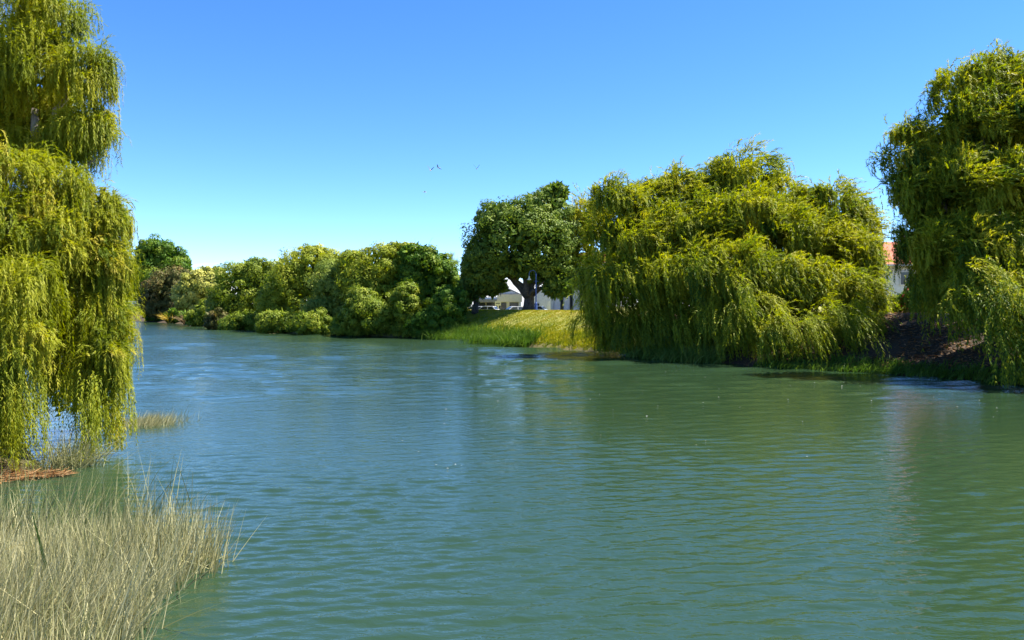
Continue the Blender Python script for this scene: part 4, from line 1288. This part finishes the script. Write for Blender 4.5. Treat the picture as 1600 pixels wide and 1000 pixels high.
def car(label, px, Y, rz, paint, tall=1.0):
    x = (px - 800) / FPX * Y
    e = empty("parked_car", (x, Y, 2.53), label, "car", CARG, rz)
    w = 0.86
    lo = [(-2.1, 0.32), (-2.15, 0.62), (-2.02, 0.88), (-1.2, 0.95), (1.0, 0.92), (1.95, 0.78), (2.15, 0.55), (2.1, 0.30)]
    bm = MB()
    n_ = len(lo)
    vs = []
    for s in (-1, 1):
        for (u, z) in lo:
            vs.append((u, s * (w - (0.06 if z < 0.5 or z > 0.85 else 0)), z * tall))
    bm.add(vs, [tuple(range(n_)), tuple(range(2 * n_ - 1, n_ - 1, -1))] + [(i, i + n_, (i + 1) % n_ + n_, (i + 1) % n_) for i in range(n_)])
    # cabin
    cb = [(-1.75, 0.90), (-1.25, 1.40), (0.1, 1.46), (0.45, 1.40), (1.15, 0.90)]
    vs = []
    for s in (-1, 1):
        for (u, z) in cb:
            vs.append((u, s * (w - 0.07 - 0.26 * max(0, z - 0.9)), z * tall))
    n2 = len(cb)
    bm.add(vs, [tuple(range(n2)), tuple(range(2 * n2 - 1, n2 - 1, -1))] + [(i, i + n2, (i + 1) % n2 + n2, (i + 1) % n2) for i in range(n2)])
    bm.build("body", paint, e)
    def yy(z, out=0.012): return w - 0.07 - 0.26 * max(0, z - 0.9) + out
    for s in (-1, 1):
        for quad in ([(-1.5, 0.97), (-0.45, 0.97), (-0.45, 1.36), (-1.15, 1.34)], [(-0.35, 0.97), (0.92, 0.97), (0.42, 1.34), (-0.35, 1.37)]):
            g = MB().add([(u, s * yy(z), z * tall) for u, z in quad] + [(u, s * (yy(z) - 0.02), z * tall) for u, z in quad],
                         [(0, 1, 2, 3), (7, 6, 5, 4), (0, 4, 5, 1), (1, 5, 6, 2), (2, 6, 7, 3), (3, 7, 4, 0)])
            g.build("side_window", W_GLASS, e)
        for u in (-1.32, 1.32):
            wl_ = MB()
            th = np.linspace(0, 2 * math.pi, 17)[:-1]
            wl_.prism([(u + 0.31 * math.cos(t), 0.31 + 0.31 * math.sin(t)) for t in th], 'y', s * (w - 0.18), s * (w + 0.01))
            tyre = wl_.build("wheel", M_TYRE, e)
            rm = MB().prism([(u + 0.19 * math.cos(t), 0.31 + 0.19 * math.sin(t)) for t in th], 'y', s * (w + 0.011), s * (w + 0.025))
            rm.build("rim", M_LAMP, tyre)
        MB().box(2.02, 2.12, s * 0.72 - 0.13, s * 0.72 + 0.13, 0.58, 0.72).build("headlight", M_LAMP, e)
        MB().box(-2.13, -2.05, s * 0.70 - 0.12, s * 0.70 + 0.12, 0.66, 0.84).build("tail_light", M_REDL, e)
    for nm, (ua, za), (ub, zb) in (("windscreen", (1.06, 0.98), (0.52, 1.36)), ("rear_window", (-1.68, 0.98), (-1.30, 1.36))):
        sg = 1 if ua > 0 else -1
        vs = []
        for o_ in (0.015, -0.01):
            for (u, z, s) in ((ua, za, -1), (ua, za, 1), (ub, zb, 1), (ub, zb, -1)):
                vs.append((u + sg * o_, s * (yy(z) - 0.08), z * tall + o_))
        MB().add(vs, [(0, 1, 2, 3), (7, 6, 5, 4), (0, 4, 5, 1), (1, 5, 6, 2), (2, 6, 7, 3), (3, 7, 4, 0)]).build(nm, W_GLASS, e)
    return e


def carpaint(name, c):
    m, n, l, b = new_mat(name)
    b.inputs["Base Color"].default_value = (*c, 1)
    b.inputs["Roughness"].default_value = 0.3
    b.inputs["Coat Weight"].default_value = 0.6
    b.inputs["Coat Roughness"].default_value = 0.05
    return m


PW, PS, PB = carpaint("car_white", (0.78, 0.78, 0.78)), carpaint("car_silver", (0.45, 0.46, 0.48)), carpaint("car_pale_blue", (0.36, 0.44, 0.58))
car("white sedan parked in front of the shop's dark awning", 761, 119, math.radians(158), PW)
car("white car half hidden behind the dark tree's trunk", 741, 121, math.radians(170), PW)
car("silver car with only its roof showing left of the forked trunk", 803, 118.5, math.radians(200), PS, 0.98)
car("pale blue car parked behind the blue lamp post", 835, 118, math.radians(165), PB, 1.03)


def street_lamp():
    Y = 97.0
    x = (837.5 - 800) / FPX * Y
    z0 = float(ground_z(np.array([x]), np.array([Y]))[0]) - 0.05
    e = empty("street_lamp", (x, Y, z0), "blue gooseneck street lamp with bell shade in front of the spreading tree", "street lamp")
    top = P(837.5, 428, Y)[2] - z0
    MB().lathe([(0.0, 0), (0.16, 0), (0.16, 0.9), (0.11, 1.0), (0.08, 1.05), (0.06, top), (0.0, top)], (0, 0, 0), 12).build("pole", W_BLUE, e)
    th = np.linspace(0, math.pi, 14)
    arc = [(-0.42 + 0.42 * math.cos(t), 0, top + 0.42 * math.sin(t)) for t in th] + [(-0.84, 0, top - 0.25)]
    MB().tube([(0, 0, top - 0.1)] + arc, 0.035, 8).build("arm", W_BLUE, e)
    sh = MB().lathe([(0.03, 0.0), (0.07, -0.05), (0.10, -0.25), (0.17, -0.40), (0.30, -0.50), (0.29, -0.51), (0.15, -0.41), (0.0, -0.36)], (-0.84, 0, top - 0.22), 14).build("lamp_shade", W_CREAM, e)
    MB().lathe([(0.0, -0.36), (0.09, -0.42), (0.10, -0.50), (0.0, -0.58)], (-0.84, 0, top - 0.225), 10).build("bulb", M_LAMP, sh)
    for z in (top - 0.9, top - 1.5):
        MB().tube([(-0.3, 0, z), (0.3, 0, z)], 0.02, 6).build("cross_bar", W_BLUE, e)


street_lamp()


def street_sign():
    Y = 112.0
    x = (778 - 800) / FPX * Y
    e = empty("street_sign", (x, Y, 2.55), "small white roadside sign on a pale post by the shop", "sign")
    MB().box(-0.05, 0.05, -0.05, 0.05, 0, 1.55).build("post", W_WHITE, e)
    MB().box(-0.42, 0.42, -0.09, -0.053, 1.5, 2.1).build("board", W_WHITE, e)
    MB().box(-0.30, 0.30, -0.099, -0.0925, 1.72, 1.90).build("dark_stripe", W_ROOF, e)


street_sign()


# driftwood and pale rubble at the far waterline, washed stones at the wide willow
def driftwood(label, px0, px1, py, Y, rad):
    r = np.random.default_rng(int(px0))
    a, b = P(px0, py, Y), P(px1, py - 1, Y)
    o = MB().tube(limb_path(r, a, b, 0.03, 6), np.linspace(rad, rad * 0.5, 6), 7).build("driftwood_log", M_BARKPALE, None, True)
    tag(o, label, "log")


driftwood("pale driftwood log lying under the bronze tree near the bridge", 229, 246, 496, 196, 0.16)
driftwood("pale fallen branch in the water under the mid green tree", 312, 326, 506, 166, 0.16)


# ------------------------------------------------------------------ gulls
M_GULL = plain_mat("gull_white", (0.72, 0.72, 0.72), 0.7)
M_GULLD = plain_mat("gull_grey", (0.10, 0.11, 0.13), 0.7)


def gull(label, px, py, Y, rz, flap, bank):
    e = empty("flying_bird", tuple(P(px, py, Y)), label, "bird", "birds in the sky", rz)
    e.rotation_euler = (bank, 0, rz)
    prof = [(-0.26, 0.0), (-0.22, 0.018), (-0.10, 0.05), (0.03, 0.062), (0.12, 0.045), (0.17, 0.04), (0.21, 0.028), (0.25, 0.004)]
    MB().tube([(x, 0, 0) for x, _ in prof], [max(0.003, rr) for _, rr in prof], 8).build("body", M_GULL, e, True)
    for s in (-1, 1):
        c, sn = math.cos(flap), math.sin(flap)
        pts = [(0.10, 0.04, 0), (-0.08, 0.04, 0), (-0.07, 0.28, 0.0), (0.12, 0.28, 0.0), (-0.16, 0.62, -0.05), (-0.08, 0.64, -0.05)]
        def tr(p, dz=0.0):
            return (p[0], s * (p[1] * c), p[1] * sn + p[2] + dz)
        vs = [tr(p, 0.008) for p in pts] + [tr(p, -0.008) for p in pts]
        fs = [(0, 1, 2, 3), (3, 2, 4, 5), (6, 9, 8, 7), (9, 11, 10, 8), (0, 3, 9, 6), (1, 7, 8, 2), (3, 5, 11, 9), (2, 8, 10, 4), (4, 10, 11, 5), (0, 6, 7, 1)]
        MB().add(vs, fs).build("wing", M_GULLD, e)
    MB().add([(-0.2, -0.03, 0.005), (-0.2, 0.03, 0.005), (-0.36, 0.07, 0.0), (-0.36, -0.07, 0.0), (-0.2, -0.03, -0.008), (-0.2, 0.03, -0.008), (-0.36, 0.07, -0.008), (-0.36, -0.07, -0.008)],
             [(0, 1, 2, 3), (7, 6, 5, 4), (0, 4, 5, 1), (1, 5, 6, 2), (2, 6, 7, 3), (3, 7, 4, 0)]).build("tail", M_GULL, e)


gull("bird with raised wings, the leftmost of the upper pair", 673, 267, 88, 1.3, 0.9, 0.2)
gull("small bird just right of and above the leftmost bird", 685.5, 263, 115, 2.6, 0.35, 0.5)
gull("rightmost bird with wings in a steep V", 745, 264.5, 92, 1.5, 0.95, 0.0)
gull("lowest bird gliding flat below the others", 664, 300.5, 110, 0.2, 0.15, 0.0)

# red flowering shrub on the garden side of the right bank
r_ = np.random.default_rng(77)
fl = P(1428, 462, 70)
base_ = np.array([fl[0], fl[1], float(ground_z(np.array([fl[0]]), np.array([fl[1]]))[0]) - 0.05])
fe = empty("flowering_shrub", tuple(base_), "shrub with red flowers glimpsed under the right edge willow", "shrub")
cv, ct = blob_crown(r_, [(fl - [0, 0, 0.3], np.array([1.1, 0.9, 1.0]))], (1.0, 40), (0.18, 0.1), 0.3)
o_ = link("crown", quads_mesh("crown", cv, ct), M_DARK, fe); o_.location = tuple(-base_)
dd = rand_dirs(r_, 60); dd[:, 1] = -np.abs(dd[:, 1])
bl = leaf_quads(fl - [0, 0, 0.3] + dd * np.array([1.2, 1.0, 1.1]), rand_dirs(r_, 60), dd, 0.22, 0.16)
o_ = link("flowers", quads_mesh("flowers", bl, r_.random(60)), M_FLOWER, fe); o_.location = tuple(-base_)
o_ = MB().tube(limb_path(r_, base_, fl, 0, 5), np.linspace(0.08, 0.03, 5), 6).build("stem", M_BARK, fe); o_.location = tuple(-base_)
